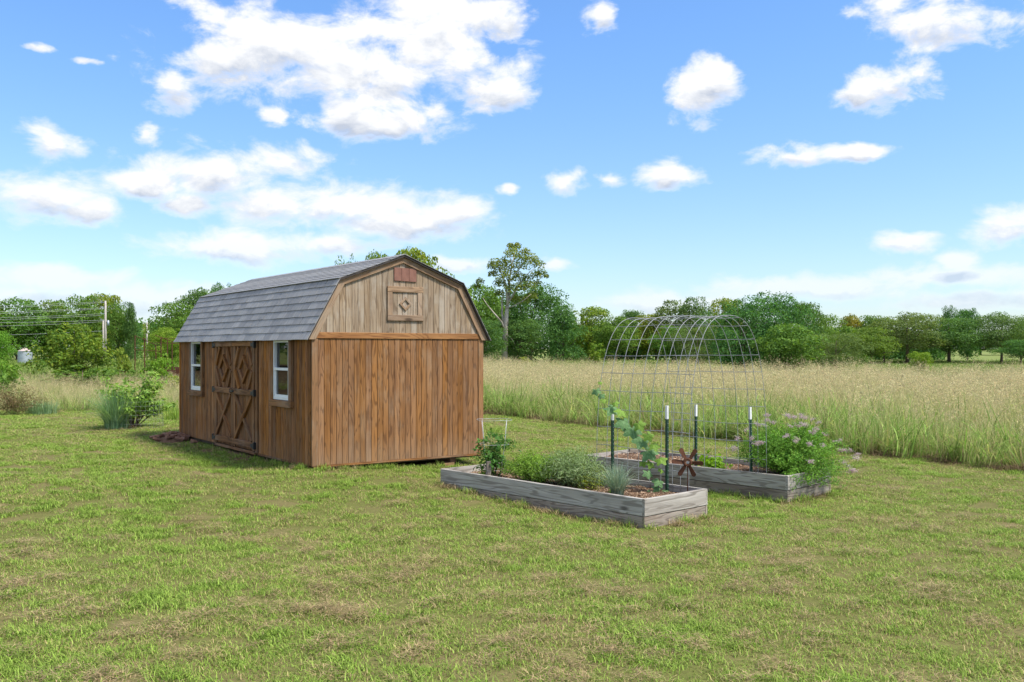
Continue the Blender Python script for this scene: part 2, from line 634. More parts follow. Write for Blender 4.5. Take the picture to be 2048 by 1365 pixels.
def grass_mat(name, green, green2, tan, brown, tan_bias, scale=0.45, trans=0.3):
    """grass blades: patches of green and straw over the ground, each blade a little different"""
    m, out, t = new_mat(name)
    N, L, val, M, VM, mix, smooth, noise = t
    geo = N('ShaderNodeNewGeometry')
    at = N('ShaderNodeAttribute'); at.attribute_name = 'tint'
    ti = at.outputs['Fac']
    pos = geo.outputs['Position']
    # patches drawn out along the mowing direction
    mp = N('ShaderNodeMapping'); mp.inputs['Rotation'].default_value = (0, 0, R(-43)); mp.inputs['Scale'].default_value = (1.0, 0.45, 1.0)
    L(pos, mp.inputs['Vector'])
    n = noise(mp.outputs[0], scale, 5, 0.65)
    n2 = noise(pos, scale * 9, 4, 0.65)
    k = M('ADD', M('MULTIPLY', M('SUBTRACT', n, 0.5), 2.0), M('MULTIPLY', M('SUBTRACT', n2, 0.5), 2.4))
    k = M('ADD', k, M('MULTIPLY', M('SUBTRACT', ti, 0.5), 2.0))
    k = M('ADD', k, tan_bias)
    g = mix(M('FRACT', M('MULTIPLY', ti, 5.7)), green, green2)
    tn = mix(M('FRACT', M('MULTIPLY', ti, 9.1)), tan, brown)
    col = mix(smooth(k, 0.1, 0.75), g, tn)
    hv = N('ShaderNodeHueSaturation')
    L(M('MULTIPLY_ADD', M('FRACT', M('MULTIPLY', ti, 23.0)), 1.0, 0.5), hv.inputs['Value'])
    L(col, hv.inputs['Color'])
    b = principled(t, out, hv.outputs[0], 0.6, 0.2)
    tr = N('ShaderNodeBsdfTranslucent')
    L(hv.outputs[0], tr.inputs['Color'])
    mx = N('ShaderNodeMixShader'); mx.inputs[0].default_value = trans
    L(b.outputs[0], mx.inputs[1]); L(tr.outputs[0], mx.inputs[2])
    L(mx.outputs[0], out.inputs['Surface'])
    return m


def glass_mat():
    m, out, t = new_mat('window_glass')
    N, L, val, M, VM, mix, smooth, noise = t
    tr, gl = N('ShaderNodeBsdfTransparent'), N('ShaderNodeBsdfGlossy')
    tr.inputs[0].default_value = (0.86, 0.9, 0.88, 1)
    gl.inputs['Roughness'].default_value = 0.02
    tc = N('ShaderNodeTexCoord')
    L(bump(t, noise(tc.outputs['Object'], 2.0, 1), 0.04, 0.02), gl.inputs['Normal'])
    lw = N('ShaderNodeFresnel'); lw.inputs[0].default_value = 1.52
    mx = N('ShaderNodeMixShader')
    L(M('MULTIPLY', lw.outputs[0], 1.25, clamp=True), mx.inputs[0])
    L(tr.outputs[0], mx.inputs[1]); L(gl.outputs[0], mx.inputs[2])
    L(mx.outputs[0], out.inputs['Surface'])
    return m


MT = {}
MT['sid_low'] = wood('gable_siding', (0.295, 0.146, 0.058), (0.20, 0.094, 0.037), (0.088, 0.039, 0.017), (0.30, 0.21, 0.135), 0.42, 8, 0.09, low_stain=(0.33, 0.22, 0.135))
MT['sid_up'] = wood('upper_gable_siding', (0.34, 0.26, 0.18), (0.255, 0.183, 0.118), (0.145, 0.097, 0.06), (0.39, 0.335, 0.27), 0.8, 6, 0.10)
MT['sid_side'] = wood('side_siding', (0.33, 0.142, 0.045), (0.205, 0.085, 0.029), (0.085, 0.036, 0.015), (0.30, 0.21, 0.135), 0.35, 6, 0.24, low_stain=(0.32, 0.175, 0.085))
MT['trim'] = wood('trim_timber', (0.32, 0.18, 0.09), (0.24, 0.128, 0.062), (0.16, 0.09, 0.045), (0.36, 0.29, 0.22), 0.4, 6, 0.12)
MT['rake'] = wood('rake_timber', (0.33, 0.225, 0.145), (0.25, 0.162, 0.10), (0.145, 0.088, 0.054), (0.38, 0.32, 0.25), 0.5, 6, 0.1, knots=True)
MT['belt'] = wood('belt_timber', (0.37, 0.185, 0.072), (0.28, 0.125, 0.045), (0.17, 0.07, 0.027), None, 0, 9, 0.05)
MT['door'] = wood('door_timber', (0.27, 0.123, 0.046), (0.175, 0.078, 0.031), (0.08, 0.036, 0.017), (0.27, 0.21, 0.15), 0.3, 5, 0.18)
MT['dtrim'] = wood('door_trim_timber', (0.27, 0.135, 0.06), (0.175, 0.085, 0.039), (0.085, 0.041, 0.021), (0.30, 0.24, 0.18), 0.4, 5, 0.15)
MT['backing'] = plain('groove_backing', (0.06, 0.034, 0.018), 0.9, 0.1)
MT['inside'] = plain('inside_timber', (0.10, 0.075, 0.05), 0.9, 0.1)
MT['bed'] = wood('bed_timber', (0.45, 0.42, 0.38), (0.33, 0.30, 0.265), (0.15, 0.13, 0.11), (0.23, 0.205, 0.18), 0.5, 6, 0.10, knots=True, stain_amt=0.25)
MT['bed_low'] = wood('bed_timber_low', (0.36, 0.31, 0.26), (0.25, 0.205, 0.165), (0.13, 0.10, 0.08), (0.20, 0.14, 0.1), 0.5, 7, 0.1, stain_amt=0.4)
MT['stake'] = wood('stake_timber', (0.33, 0.29, 0.25), (0.24, 0.2, 0.17), (0.13, 0.1, 0.08), None, 0, 6, 0.05)
MT['vinyl'] = plain('white_vinyl', (0.74, 0.76, 0.78), 0.35, 0.5, noise_amt=0.08)
MT['glass'] = glass_mat()
MT['iron'] = plain('black_iron', (0.02, 0.02, 0.022), 0.55, 0.4)
MT['rust'] = plain('rusty_iron', (0.115, 0.048, 0.026), 0.85, 0.2, noise_amt=0.4, scale=30, bump_s=0.2, second=(0.06, 0.026, 0.016))
MT['plate'] = plain('red_brown_plate', (0.235, 0.115, 0.085), 0.75, 0.25, noise_amt=0.3, scale=9, second=(0.16, 0.075, 0.055))
MT['postgreen'] = plain('green_post_paint', (0.012, 0.05, 0.03), 0.45, 0.45, noise_amt=0.2)
MT['postwhite'] = plain('white_post_paint', (0.72, 0.73, 0.73), 0.5, 0.4, noise_amt=0.12, scale=40)
MT['wire'] = plain('galvanised_wire', (0.32, 0.33, 0.34), 0.5, 0.45, 0.1, noise_amt=0.3, scale=6)
MT['cage'] = plain('tomato_cage_wire', (0.45, 0.47, 0.48), 0.4, 0.5, 0.2, noise_amt=0.2, scale=8)
MT['zinc'] = plain('zinc_sheet', (0.42, 0.47, 0.52), 0.45, 0.5, 0.3, noise_amt=0.3, scale=3)
MT['zincroof'] = plain('bin_roof_sheet', (0.55, 0.47, 0.44), 0.55, 0.4, 0.1, noise_amt=0.4, scale=4, second=(0.4, 0.22, 0.16))
MT['pole'] = wood('pole_timber', (0.47, 0.44, 0.40), (0.37, 0.34, 0.30), (0.2, 0.17, 0.14), None, 0, 5, 0.05)
MT['cable'] = plain('cable', (0.45, 0.46, 0.48), 0.5, 0.4)
MT['brick'] = plain('brick_clay', (0.30, 0.17, 0.115), 0.9, 0.1, noise_amt=0.6, scale=9, bump_s=0.3, second=(0.16, 0.085, 0.06))
MT['dirt'] = plain('bare_dirt', (0.19, 0.115, 0.072), 0.95, 0.05, noise_amt=0.45, scale=7, bump_s=0.6, second=(0.11, 0.058, 0.035))
MT['soil'] = plain('bed_soil', (0.17, 0.105, 0.065), 0.95, 0.05, noise_amt=0.5, scale=22, bump_s=0.8, second=(0.075, 0.045, 0.03))
MT['stalk'] = plain('green_stalk', (0.12, 0.17, 0.05), 0.6, 0.3)
MT['bark'] = plain('bark', (0.15, 0.115, 0.085), 0.9, 0.1, noise_amt=0.5, scale=3.0, bump_s=0.5)
MT['palebark'] = plain('pale_bark', (0.47, 0.42, 0.36), 0.9, 0.1, noise_amt=0.4, scale=2.0, bump_s=0.5, second=(0.2, 0.165, 0.13))


def shingle_mat():
    m, out, t = new_mat('asphalt_shingle')
    N, L, val, M, VM, mix, smooth, noise = t
    tc, oi = N('ShaderNodeTexCoord'), N('ShaderNodeObjectInfo')
    rnd = oi.outputs['Random']
    off = N('ShaderNodeCombineXYZ'); L(M('MULTIPLY', rnd, 40.0), off.inputs[1])
    p = VM('ADD', tc.outputs['Object'], off.outputs[0]).outputs[0]
    streak = noise(VM('MULTIPLY', p, (1.5, 18.0, 1.0)).outputs[0], 1.0, 3, 0.65)
    grit = noise(p, 220, 2, 0.5)
    blot = noise(p, 5, 4, 0.6)
    col = mix(smooth(streak, 0.3, 0.72), (0.150, 0.143, 0.131), (0.265, 0.253, 0.236))
    col = mix(M('MULTIPLY', smooth(grit, 0.45, 0.7), 0.5), col, (0.30, 0.295, 0.29))
    col = mix(M('MULTIPLY', smooth(blot, 0.5, 0.75), 0.4), col, (0.095, 0.094, 0.092))
    hv = N('ShaderNodeHueSaturation')
    L(M('MULTIPLY_ADD', rnd, 0.45, 0.76), hv.inputs['Value'])
    L(col, hv.inputs['Color'])
    principled(t, out, hv.outputs[0], 0.5, 0.8, normal=bump(t, grit, 0.25, 0.003))
    return m


MT['shingle'] = shingle_mat()


def ground_mat():
    m, out, t = new_mat('lawn_earth')
    N, L, val, M, VM, mix, smooth, noise = t
    geo = N('ShaderNodeNewGeometry')
    pos = geo.outputs['Position']
    sp = N('ShaderNodeSeparateXYZ'); L(pos, sp.inputs[0])
    big = noise(pos, 0.12, 4, 0.6)
    mid = noise(pos, 1.1, 5, 0.65)
    fin = noise(pos, 30, 4, 0.7)
    near = mix(smooth(mid, 0.35, 0.65), (0.12, 0.135, 0.035), (0.165, 0.14, 0.06))
    near = mix(M('MULTIPLY', smooth(fin, 0.4, 0.7), 0.6), near, (0.08, 0.07, 0.03))
    far = mix(smooth(big, 0.35, 0.65), (0.15, 0.20, 0.05), (0.22, 0.23, 0.085))
    far = mix(M('MULTIPLY', smooth(mid, 0.45, 0.7), 0.5), far, (0.09, 0.14, 0.035))
    col = mix(smooth(sp.outputs[1], 40, 70), near, far)
    fa = N('ShaderNodeAttribute'); fa.attribute_name = 'thatch'
    col = mix(fa.outputs['Fac'], col, mix(smooth(mid, .35, .65), (0.085, 0.06, 0.032), (0.13, 0.09, 0.05)))
    principled(t, out, col, 0.95, 0.05, normal=bump(t, fin, 0.5, 0.02))
    return m


MT['ground'] = ground_mat()

# leaf colours
MT['leaf_mid'] = foliage('leaf_mid_green', ((0.0894, 0.1868, 0.0325), (0.138, 0.2518, 0.0455), (0.1949, 0.3086, 0.0569)))
MT['leaf_dark'] = foliage('leaf_dark_green', ((0.0627, 0.1529, 0.0431), (0.098, 0.2057, 0.051), (0.1471, 0.2744, 0.0627)))
MT['leaf_yellow'] = foliage('leaf_yellow_green', ((0.147, 0.2426, 0.0323), (0.2205, 0.294, 0.0397), (0.3087, 0.3455, 0.0515)))
MT['leaf_gold'] = foliage('leaf_turning_yellow', ((0.1125, 0.1625, 0.0312), (0.375, 0.3375, 0.05), (0.45, 0.375, 0.0562)), scale=0.35)
MT['leaf_olive'] = foliage('leaf_olive', ((0.1064, 0.1792, 0.0504), (0.1456, 0.224, 0.065), (0.2016, 0.2688, 0.0896)))
MT['leaf_bright'] = foliage('leaf_bright_green', ((0.121, 0.253, 0.0275), (0.176, 0.319, 0.0352), (0.242, 0.363, 0.055)))
MT['leaf_bush'] = foliage('leaf_bush', ((0.08, 0.17, 0.025), (0.16, 0.25, 0.03), (0.26, 0.33, 0.04)), scale=0.8)
MT['leaf_brown'] = foliage('leaf_dry_brown', ((0.12, 0.11, 0.045), (0.2, 0.14, 0.075), (0.27, 0.2, 0.11)), scale=2.0)
MT['herb'] = foliage('herb_leaf', ((0.1323, 0.2843, 0.0397), (0.2049, 0.3769, 0.0529), (0.2843, 0.4496, 0.0794)), scale=5)
MT['herb2'] = foliage('oregano_leaf', ((0.1125, 0.2645, 0.0397), (0.1719, 0.3438, 0.0463), (0.2513, 0.4232, 0.0661)), scale=4)
MT['greyherb'] = foliage('grey_green_leaf', ((0.19, 0.285, 0.11), (0.25, 0.35, 0.15), (0.33, 0.41, 0.22)), scale=5)
MT['tomato'] = foliage('tomato_leaf', ((0.0675, 0.1688, 0.0338), (0.1013, 0.2228, 0.0432), (0.162, 0.297, 0.0675)), scale=4)
MT['squash'] = foliage('squash_leaf', ((0.11, 0.215, 0.055), (0.15, 0.27, 0.08), (0.15, 0.27, 0.08)), scale=7, rand=0.15, trans=0.3)
MT['squash_lit'] = foliage('young_squash_leaf', ((0.18, 0.33, 0.025), (0.24, 0.38, 0.035), (0.24, 0.38, 0.035)), scale=7, rand=0.15, trans=0.45)
MT['blueblade'] = foliage('blue_grass_blade', ((0.19, 0.285, 0.19), (0.27, 0.37, 0.26), (0.40, 0.43, 0.26)), scale=5, trans=0.2, tr_tint=(1, 1, 0.8))
MT['pink'] = foliage('pink_flower', ((0.56, 0.42, 0.43), (0.66, 0.54, 0.54), (0.44, 0.31, 0.29)), scale=9, tr_tint=(1, 1, 1))
MT['lawn'] = grass_mat('lawn_blade', (0.195, 0.32, 0.038), (0.295, 0.40, 0.075), (0.49, 0.40, 0.185), (0.37, 0.27, 0.13), 0.0, 0.8)
MT['straw'] = grass_mat('dry_clipping', (0.36, 0.28, 0.14), (0.40, 0.31, 0.16), (0.37, 0.27, 0.15), (0.28, 0.19, 0.105), 0.4)
MT['thatch'] = grass_mat('dead_thatch', (0.22, 0.155, 0.085), (0.26, 0.19, 0.10), (0.24, 0.17, 0.095), (0.17, 0.115, 0.065), 0.4)
MT['fieldgreen'] = grass_mat('field_blade', (0.20, 0.32, 0.055), (0.30, 0.40, 0.10), (0.52, 0.49, 0.20), (0.42, 0.33, 0.16), -0.15, 0.25, 0.45)
MT['lushblade'] = grass_mat('lush_blade', (0.20, 0.36, 0.05), (0.32, 0.46, 0.11), (0.42, 0.46, 0.14), (0.5, 0.42, 0.12), -.3, .3, .45)
MT['fieldtan'] = grass_mat('field_straw', (0.44, 0.47, 0.17), (0.54, 0.53, 0.23), (0.66, 0.57, 0.31), (0.58, 0.46, 0.25), 0.1, 0.3, 0.4)
MT['seed'] = grass_mat('seed_head', (0.60, 0.54, 0.27), (0.62, 0.54, 0.30), (0.60, 0.47, 0.26), (0.55, 0.40, 0.225), 0.1, 0.2, 0.4)

# ------------------------------------------------------------------ the land
def inside_shed(x, y):
    th = 0.622
    c, s = math.cos(th), math.sin(th)
    u = (x + 2.982) * c + (y - 14.114) * s; v = -(x + 2.982) * s + (y - 14.114) * c
    return 1.0 * ((u > -.1) & (u < 3.1) & (v > -.1) & (v < 6.6))


def build_ground():
    ys = np.concatenate([np.arange(-14, 34, 0.5), np.arange(34, 80, 2.0), np.arange(80, 200, 8.0), np.array([220, 300, 450, 700, 1100, 1700, 2600])])
    xs = np.concatenate([-np.array([2600, 1500, 900, 500, 300, 200, 140, 100, 70, 50, 36]), np.arange(-28, 28, 0.5), np.array([28, 36, 50, 70, 100, 140, 200, 300, 500, 900, 1500, 2600])])
    X, Y = np.meshgrid(xs, ys)
    Z = ground(X, Y)
    V = np.stack([X, Y, Z], -1).reshape(-1, 3)
    ny, nx = X.shape
    i = (np.arange(ny - 1)[:, None] * nx + np.arange(nx - 1)[None]).ravel()
    Fq = np.stack([i, i + 1, i + nx + 1, i + nx], 1)
    me = np_mesh('ground', V, Fq, MT['ground'], True)
    float_attr(me, 'thatch', (sstep(Y - edge_y(X), -.2, .5) * (Y < 66) + inside_shed(X, Y)).clip(0, 1).ravel())
    o = link('ground', me)
    tag(o, 'mown lawn and open meadow ground', None, kind='structure')


build_ground()

# ------------------------------------------------------------------ shed
SH = dict(x=-2.982, y=14.114, th=0.622, W=3.061, L=6.518, z0=0.308)


def build_shed():
    Wd, Ln, z0 = SH['W'], SH['L'], SH['z0']
    shed = empty('shed', (SH['x'], SH['y'], 0), SH['th'], 'brown timber barn style shed with grey shingled gambrel roof on mown lawn', 'shed')
    prof = [(-0.10, 2.19), (0.43, 3.12), (Wd / 2, 3.53), (Wd - 0.43, 3.12), (Wd + 0.10, 2.19)]

    def roof_z(s, drop=0.0):
        return float(np.interp(s, [p[0] for p in prof], [p[1] for p in prof])) - drop
    T = 0.013
    # --- gable wall facing the camera
    m = MB()
    m.prism([(0.01, z0 + 0.012), (Wd - 0.01, z0 + 0.012), (Wd - 0.01, 2.22), (Wd - 0.43, 3.05), (Wd / 2, 3.45), (0.43, 3.05), (0.01, 2.22)], 0.0, 0.05)
    gw = m.build('gable_wall', MT['backing'], shed)
    cb = 0.10
    n = 29
    pitch = (Wd - 2 * cb) / n
    for i in range(n):
        s = cb + (i + 0.5) * pitch
        z1 = 2.215
        board('siding_board', MT['sid_low'], gw, (s, 0, (z0 + z1) / 2), (0, 0, 1), (-1, 0, 0), z1 - z0, pitch - 0.0042, T + random.uniform(-.001, .001))
    n2 = 29
    p2 = (Wd - 0.06) / n2
    for i in range(n2):
        s0 = 0.03 + i * p2 + 0.003; s1 = s0 + p2 - 0.0065
        zb = 2.285
        za, zc = roof_z(s0, 0.06), roof_z(s1, 0.06)
        if min(za, zc) < zb + 0.03: continue
        # local x up, y to the left
        L0 = (za + zc) / 2 - zb
        mid = zb + L0 / 2
        v = []
        for zz in (0, T + 0.004):
            v += [(-L0 / 2, (s1 - s0) / 2, zz), (za - mid, (s1 - s0) / 2, zz), (zc - mid, -(s1 - s0) / 2, zz), (-L0 / 2, -(s1 - s0) / 2, zz)]
        mm = MB(); mm.v = v
        mm.f = [(0, 1, 2, 3), (7, 6, 5, 4), (0, 4, 5, 1), (1, 5, 6, 2), (2, 6, 7, 3), (3, 7, 4, 0)]
        o = mm.build('siding_board', MT['sid_up'], gw)
        o.matrix_basis = frame_matrix(((s0 + s1) / 2, 0, mid), (0, 0, 1), (-1, 0, 0))
    # trims of the gable
    for s in (cb / 2 - 0.004, Wd - cb / 2 + 0.004):
        board('corner_board', MT['trim'], shed, (s, 0.0, (z0 - 0.01 + 2.205) / 2), (0, 0, 1), (-1, 0, 0), 2.205 - z0 + 0.01, cb, 0.024)
    board('belt_board', MT['belt'], shed, (Wd / 2, 0, 2.252), (1, 0, 0), (0, 0, 1), Wd + 0.02, 0.092, 0.03)
    # rake boards under the roof edge
    for k in range(4):
        a, b = Vector(prof[k]), Vector(prof[k + 1])
        d = (b - a).normalized()
        nrm = Vector((d.y, -d.x))
        if nrm.y > 0: nrm = -nrm
        w = 0.105
        t0 = 0.012
        pa, pb = a + d * 0.02 + nrm * t0, b + nrm * t0
        # mitre: inner corners cut along the bisector of the neighbour
        def inner(pt, kk):
            if kk < 0 or kk > 3: return pt + nrm * w
            a2, b2 = Vector(prof[kk]), Vector(prof[kk + 1])
            d2 = (b2 - a2).normalized(); n2_ = Vector((d2.y, -d2.x))
            if n2_.y > 0: n2_ = -n2_
            bis = (nrm + n2_).normalized()
            return pt + bis * (w / bis.dot(nrm))
        if k == 0:
            ia = Vector((a.x + 0.02 + 0.125, a.y)); pa = Vector((a.x + 0.012, a.y))
        else:
            ia = inner(pa if k else pa, k - 1); pa = a + (nrm + Vector((0, 0))) * t0; ia = inner(pa, k - 1)
        if k == 3:
            ib = Vector((b.x - 0.02 - 0.125, b.y)); pb = Vector((b.x - 0.012, b.y))
        else:
            ib = inner(pb, k + 1)
        # local: x along the board, y across
        mid = (pa + pb) / 2
        ax = Vector((d.x, 0, d.y)); ay = Vector((-d.y, 0, d.x))
        mm = MB()

        def loc(p, z):
            r = Vector((p.x - mid.x, 0, p.y - mid.y))
            return (r.dot(ax), r.dot(ay), z)
        for z in (0, 0.03):
            mm.v += [loc(pa, z), loc(pb, z), loc(ib, z), loc(ia, z)]
        mm.f = [(0, 1, 2, 3), (7, 6, 5, 4), (0, 4, 5, 1), (1, 5, 6, 2), (2, 6, 7, 3), (3, 7, 4, 0)]
        o = mm.build('rake_board', MT['rake'], shed)
        o.matrix_basis = frame_matrix((mid.x, -0.0195 if k in (0, 3) else -0.018, mid.y), ax, ay)
    # loft door: four boards and a diamond
    ld = MB().box((1.574, -0.010, 2.76), (0.60, 0.02, 0.50)).build('loft_door', MT['backing'], shed)
    lx0, lx1, lz0, lz1 = 1.254, 1.894, 2.49, 3.03
    npl = 5
    for i in range(npl):
        w = (lx1 - lx0 - 0.16) / npl
        board('siding_board', MT['sid_up'], ld, (lx0 + 0.08 + w * (i + .5), -0.018, (lz0 + lz1) / 2), (0, 0, 1), (-1, 0, 0), 0.4, w - 0.006, 0.006)
    for z in (lz0 + 0.045, lz1 - 0.045):
        board('rail', MT['rake'], ld, ((lx0 + lx1) / 2, -0.018, z), (1, 0, 0), (0, 0, 1), lx1 - lx0, 0.09, 0.026)
    for x in (lx0 + 0.043, lx1 - 0.06):
        board('stile', MT['rake'], ld, (x, -0.018, (lz0 + lz1) / 2), (0, 0, 1), (-1, 0, 0), lz1 - lz0 - 0.182, 0.085, 0.024)

    def diamond(par, c, right, up, out, half, w, t, mat):
        for sx, sz in ((1, 1), (1, -1), (-1, -1), (-1, 1)):
            p = Vector(c) + (Vector(right) * sx + Vector(up) * sz) * (half / 2)
            ax = (Vector(right) * sx - Vector(up) * sz).normalized()
            ay = Vector(out).cross(ax)
            ln = half * 1.414 + (0 if sx * sz > 0 else -0.0) - (w if sx * sz < 0 else -w)
            board('diamond_trim', mat, par, p, ax, ay, ln, w, t)
    diamond(ld, (1.574, -0.024, 2.757), (1, 0, 0), (0, 0, 1), (0, -1, 0), 0.088, 0.034, 0.02, MT['rake'])
    # red brown plate in three panels below the peak
    pl = MB().box((1.573, -0.022, 3.22), (0.40, 0.012, 0.20)).build('gable_plate', MT['plate'], shed)
    for i in range(3):
        board('panel', MT['plate'], pl, (1.573 + (i - 1) * 0.134, -0.028, 3.22 + (i - 1) * -0.003), (0, 0, 1), (-1, 0, 0), 0.205, 0.13, 0.007, 0.002)

    # --- side wall with doors and windows
    WIN = [(0.775, 1.408), (5.08, 5.71)]
    DOOR = (2.248, 4.26)
    zt = 2.24
    m = MB()
    xb = 0.0
    spans = [(0.01, WIN[0][0], z0, zt), (WIN[0][0], WIN[0][1], z0, 1.24), (WIN[0][1], DOOR[0], z0, zt), (DOOR[0], DOOR[1], 2.19, zt), (DOOR[1], WIN[1][0], z0, zt),
             (WIN[1][0], WIN[1][1], z0, 1.24), (WIN[1][1], Ln, z0, zt)]
    for a, b, c, d in spans:
        m.box((0.025, (a + b) / 2, (c + 0.012 + d) / 2), (0.05, b - a, d - c - 0.012))
    for a, b in WIN:
        m.box((0.025, (a + b) / 2, (2.185 + zt) / 2), (0.05, b - a, zt - 2.185))
    sw = m.build('side_wall', MT['backing'], shed)
    nb = 62
    pb_ = (Ln - 0.012) / nb
    for i in range(nb):
        q = 0.012 + (i + .5) * pb_
        if DOOR[0] - 0.10 < q < DOOR[1] + 0.10: continue
        top, bot = zt - 0.02, z0
        for a, b in WIN:
            if a - 0.10 < q < b + 0.10: top = 1.14
        board('siding_board', MT['sid_side'], sw, (0, q, (top + bot) / 2), (0, 0, 1), (0, 1, 0), top - bot, pb_ - 0.007, 0.012 + random.uniform(-.0015, .0015))
    board('corner_board', MT['sid_side'], shed, (0, Ln - 0.03, (z0 + 2.2) / 2), (0, 0, 1), (0, 1, 0), 2.2 - z0, 0.07, 0.026)
    for a, b in WIN:
        fr = MB()
        fw = 0.036
        z_lo, z_hi, zm = 1.245, 2.18, 1.73
        xo, dp = -0.012, 0.05
        # outer frame
        fr.box((xo, a + fw / 2, (z_lo + z_hi) / 2), (dp, fw, z_hi - z_lo)).box((xo, b - fw / 2, (z_lo + z_hi) / 2), (dp, fw, z_hi - z_lo))
        fr.box((xo, (a + b) / 2, z_lo + 0.0225), (dp, b - a - 2 * fw, 0.045)).box((xo, (a + b) / 2, z_hi - 0.015), (dp, b - a - 2 * fw, 0.03))
        win = fr.build('window', MT['vinyl'], shed)
        sa = MB()
        sa.box((xo - 0.004, (a + b) / 2, zm), (0.045, b - a - 2 * fw, 0.04))
        sa.box((xo + 0.004, a + fw + 0.016, (z_lo + zm) / 2 + .012), (0.03, 0.032, zm - z_lo - 0.066)).box((xo + 0.004, b - fw - 0.016, (z_lo + zm) / 2 + .012), (0.03, 0.032, zm - z_lo - 0.066))
        sa.box((xo + 0.004, (a + b) / 2, z_lo + 0.062), (0.03, b - a - 2 * fw - 0.064, 0.034))
        sa.build('sash', MT['vinyl'], win)
        for zz0, zz1, xx in ((z_lo + 0.08, zm - 0.02, 0.002), (zm + 0.02, z_hi - 0.03, 0.012)):
            MB().box((xx, (a + b) / 2, (zz0 + zz1) / 2), (0.006, b - a - 2 * fw, zz1 - zz0)).build('pane', MT['glass'], win)
        for q in (a - 0.05, b + 0.05):
            board('casing', MT['dtrim'], win, (0, q, (1.24 + 2.2) / 2), (0, 0, 1), (0, 1, 0), 0.96, 0.095, 0.05)
        sl = board('sill', MT['dtrim'], win, (0, (a + b) / 2, 1.185), (0, 1, 0), (0, 0, -1), b - a + 0.26, 0.105, 0.062)
        sl.matrix_basis = frame_matrix((0, (a + b) / 2, 1.185), (0, -1, 0), (0, 0, 1))
    # doors
    dm = 3.275
    for k, (a, b) in enumerate(((DOOR[0], dm - 0.004), (dm + 0.004, DOOR[1]))):
        zb, ztop = 0.335, 2.185
        d = MB().box((0.004, (a + b) / 2, (zb + ztop) / 2), (0.03, b - a - 0.006, ztop - zb)).build('door', MT['backing'], shed)
        nn = 9
        pw = (b - a) / nn
        for i in range(nn):
            board('siding_board', MT['door'], d, (-0.011, a + (i + .5) * pw, (zb + ztop) / 2), (0, 0, 1), (0, 1, 0), ztop - zb, pw - 0.006, 0.01)
        for q in (a + 0.052, b - 0.052):
            board('stile', MT['dtrim'], d, (-0.021, q, (zb + ztop) / 2), (0, 0, 1), (0, 1, 0), ztop - zb, 0.098, 0.022)
        for z, w in ((0.425, 0.10), (1.305, 0.10), (2.135, 0.09)):
            board('rail', MT['dtrim'], d, (-0.021, (a + b) / 2, z), (0, -1, 0), (0, 0, 1), b - a - 0.0, w, 0.046)
        lo, hi = a + 0.10, b - 0.10

        def brace(q0, zz0, q1, zz1, t, nm='brace', w=0.07):
            p0, p1 = Vector((-0.021, q0, zz0)), Vector((-0.021, q1, zz1))
            ax = (p1 - p0).normalized()
            ay = Vector((-1, 0, 0)).cross(ax)
            board(nm, MT['door'], d, (p0 + p1) / 2, ax, ay, (p1 - p0).length, w, t)
        brace(lo, 0.48, hi, 1.25, 0.040); brace(hi, 0.48, lo, 1.25, 0.046)
        g = 0.20
        brace(lo - .01, 1.35 + g + 0.12, lo + g, 1.355, 0.036); brace(hi + .01, 1.35 + g + 0.12, hi - g, 1.355, 0.036)
        brace(lo - .01, 2.085 - g - 0.12, lo + g, 2.085, 0.036); brace(hi + .01, 2.085 - g - 0.12, hi - g, 2.085, 0.036)
        diamond(d, (-0.021, (a + b) / 2, 1.70), (0, 1, 0), (0, 0, 1), (-1, 0, 0), 0.21, 0.06, 0.040, MT['door'])
        hq = a if k == 0 else b
        sg = 1 if k == 0 else -1
        for z in (0.425, 1.305, 2.12):
            h = MB().box((-0.069, hq + sg * 0.04, z), (0.008, 0.11, 0.055)).box((-0.050, hq - sg * 0.035, z), (0.05, 0.05, 0.11))
            h.build('hinge', MT['iron'], d)
        if k == 0:
            h = MB().box((-0.074, b - 0.03, 1.305), (0.014, 0.12, 0.035)).tube([(-0.075, b - 0.02, 1.27), (-0.11, b - 0.02, 1.285), (-0.11, b - 0.02, 1.345), (-0.075, b - 0.02, 1.35)], 0.008)
            h.build('handle', MT['iron'], d)
    for q in (DOOR[0] - 0.055, DOOR[1] + 0.055):
        board('door_casing', MT['dtrim'], shed, (0, q, (z0 + 2.2) / 2), (0, 0, 1), (0, 1, 0), 2.2 - z0, 0.085, 0.03)
    board('threshold', MT['dtrim'], shed, (0.01, (DOOR[0] + DOOR[1]) / 2, 0.295), (0, -1, 0), (0, 0, 1), DOOR[1] - DOOR[0], 0.05, 0.05)
    # walls one does not see, floor, and studs inside seen through the glass
    MB().box((Wd - 0.03, Ln / 2, (z0 + 2.24) / 2), (0.05, Ln - 0.02, 2.24 - z0)).build('back_wall', MT['inside'], shed)
    m = MB(); m.prism([(0.06, z0), (Wd - 0.06, z0), (Wd - 0.06, 2.24), (Wd - 0.43, 3.05), (Wd / 2, 3.45), (0.43, 3.05), (0.06, 2.24)], Ln - 0.05, Ln)
    m.build('far_gable_wall', MT['sid_side'], shed)
    m = MB().box((Wd / 2, Ln / 2, z0 - 0.03), (Wd - 0.04, Ln - 0.04, 0.05))
    for y in np.arange(0.4, Ln, 0.6): m.box((Wd - 0.1, y, 1.3), (0.09, 0.04, 1.9))
    for q in (0.70, 1.47, 5.0, 5.78): m.box((0.1, q, 1.3), (0.09, 0.04, 1.9))
    m.build('floor', MT['inside'], shed)
    # skids and blocks
    sk = MB()
    for x in (0.35, Wd - 0.55): sk.box((x, Ln / 2, z0 - 0.09), (0.1, Ln - 0.1, 0.07))
    sk.build('skid', MT['dirt'], shed)
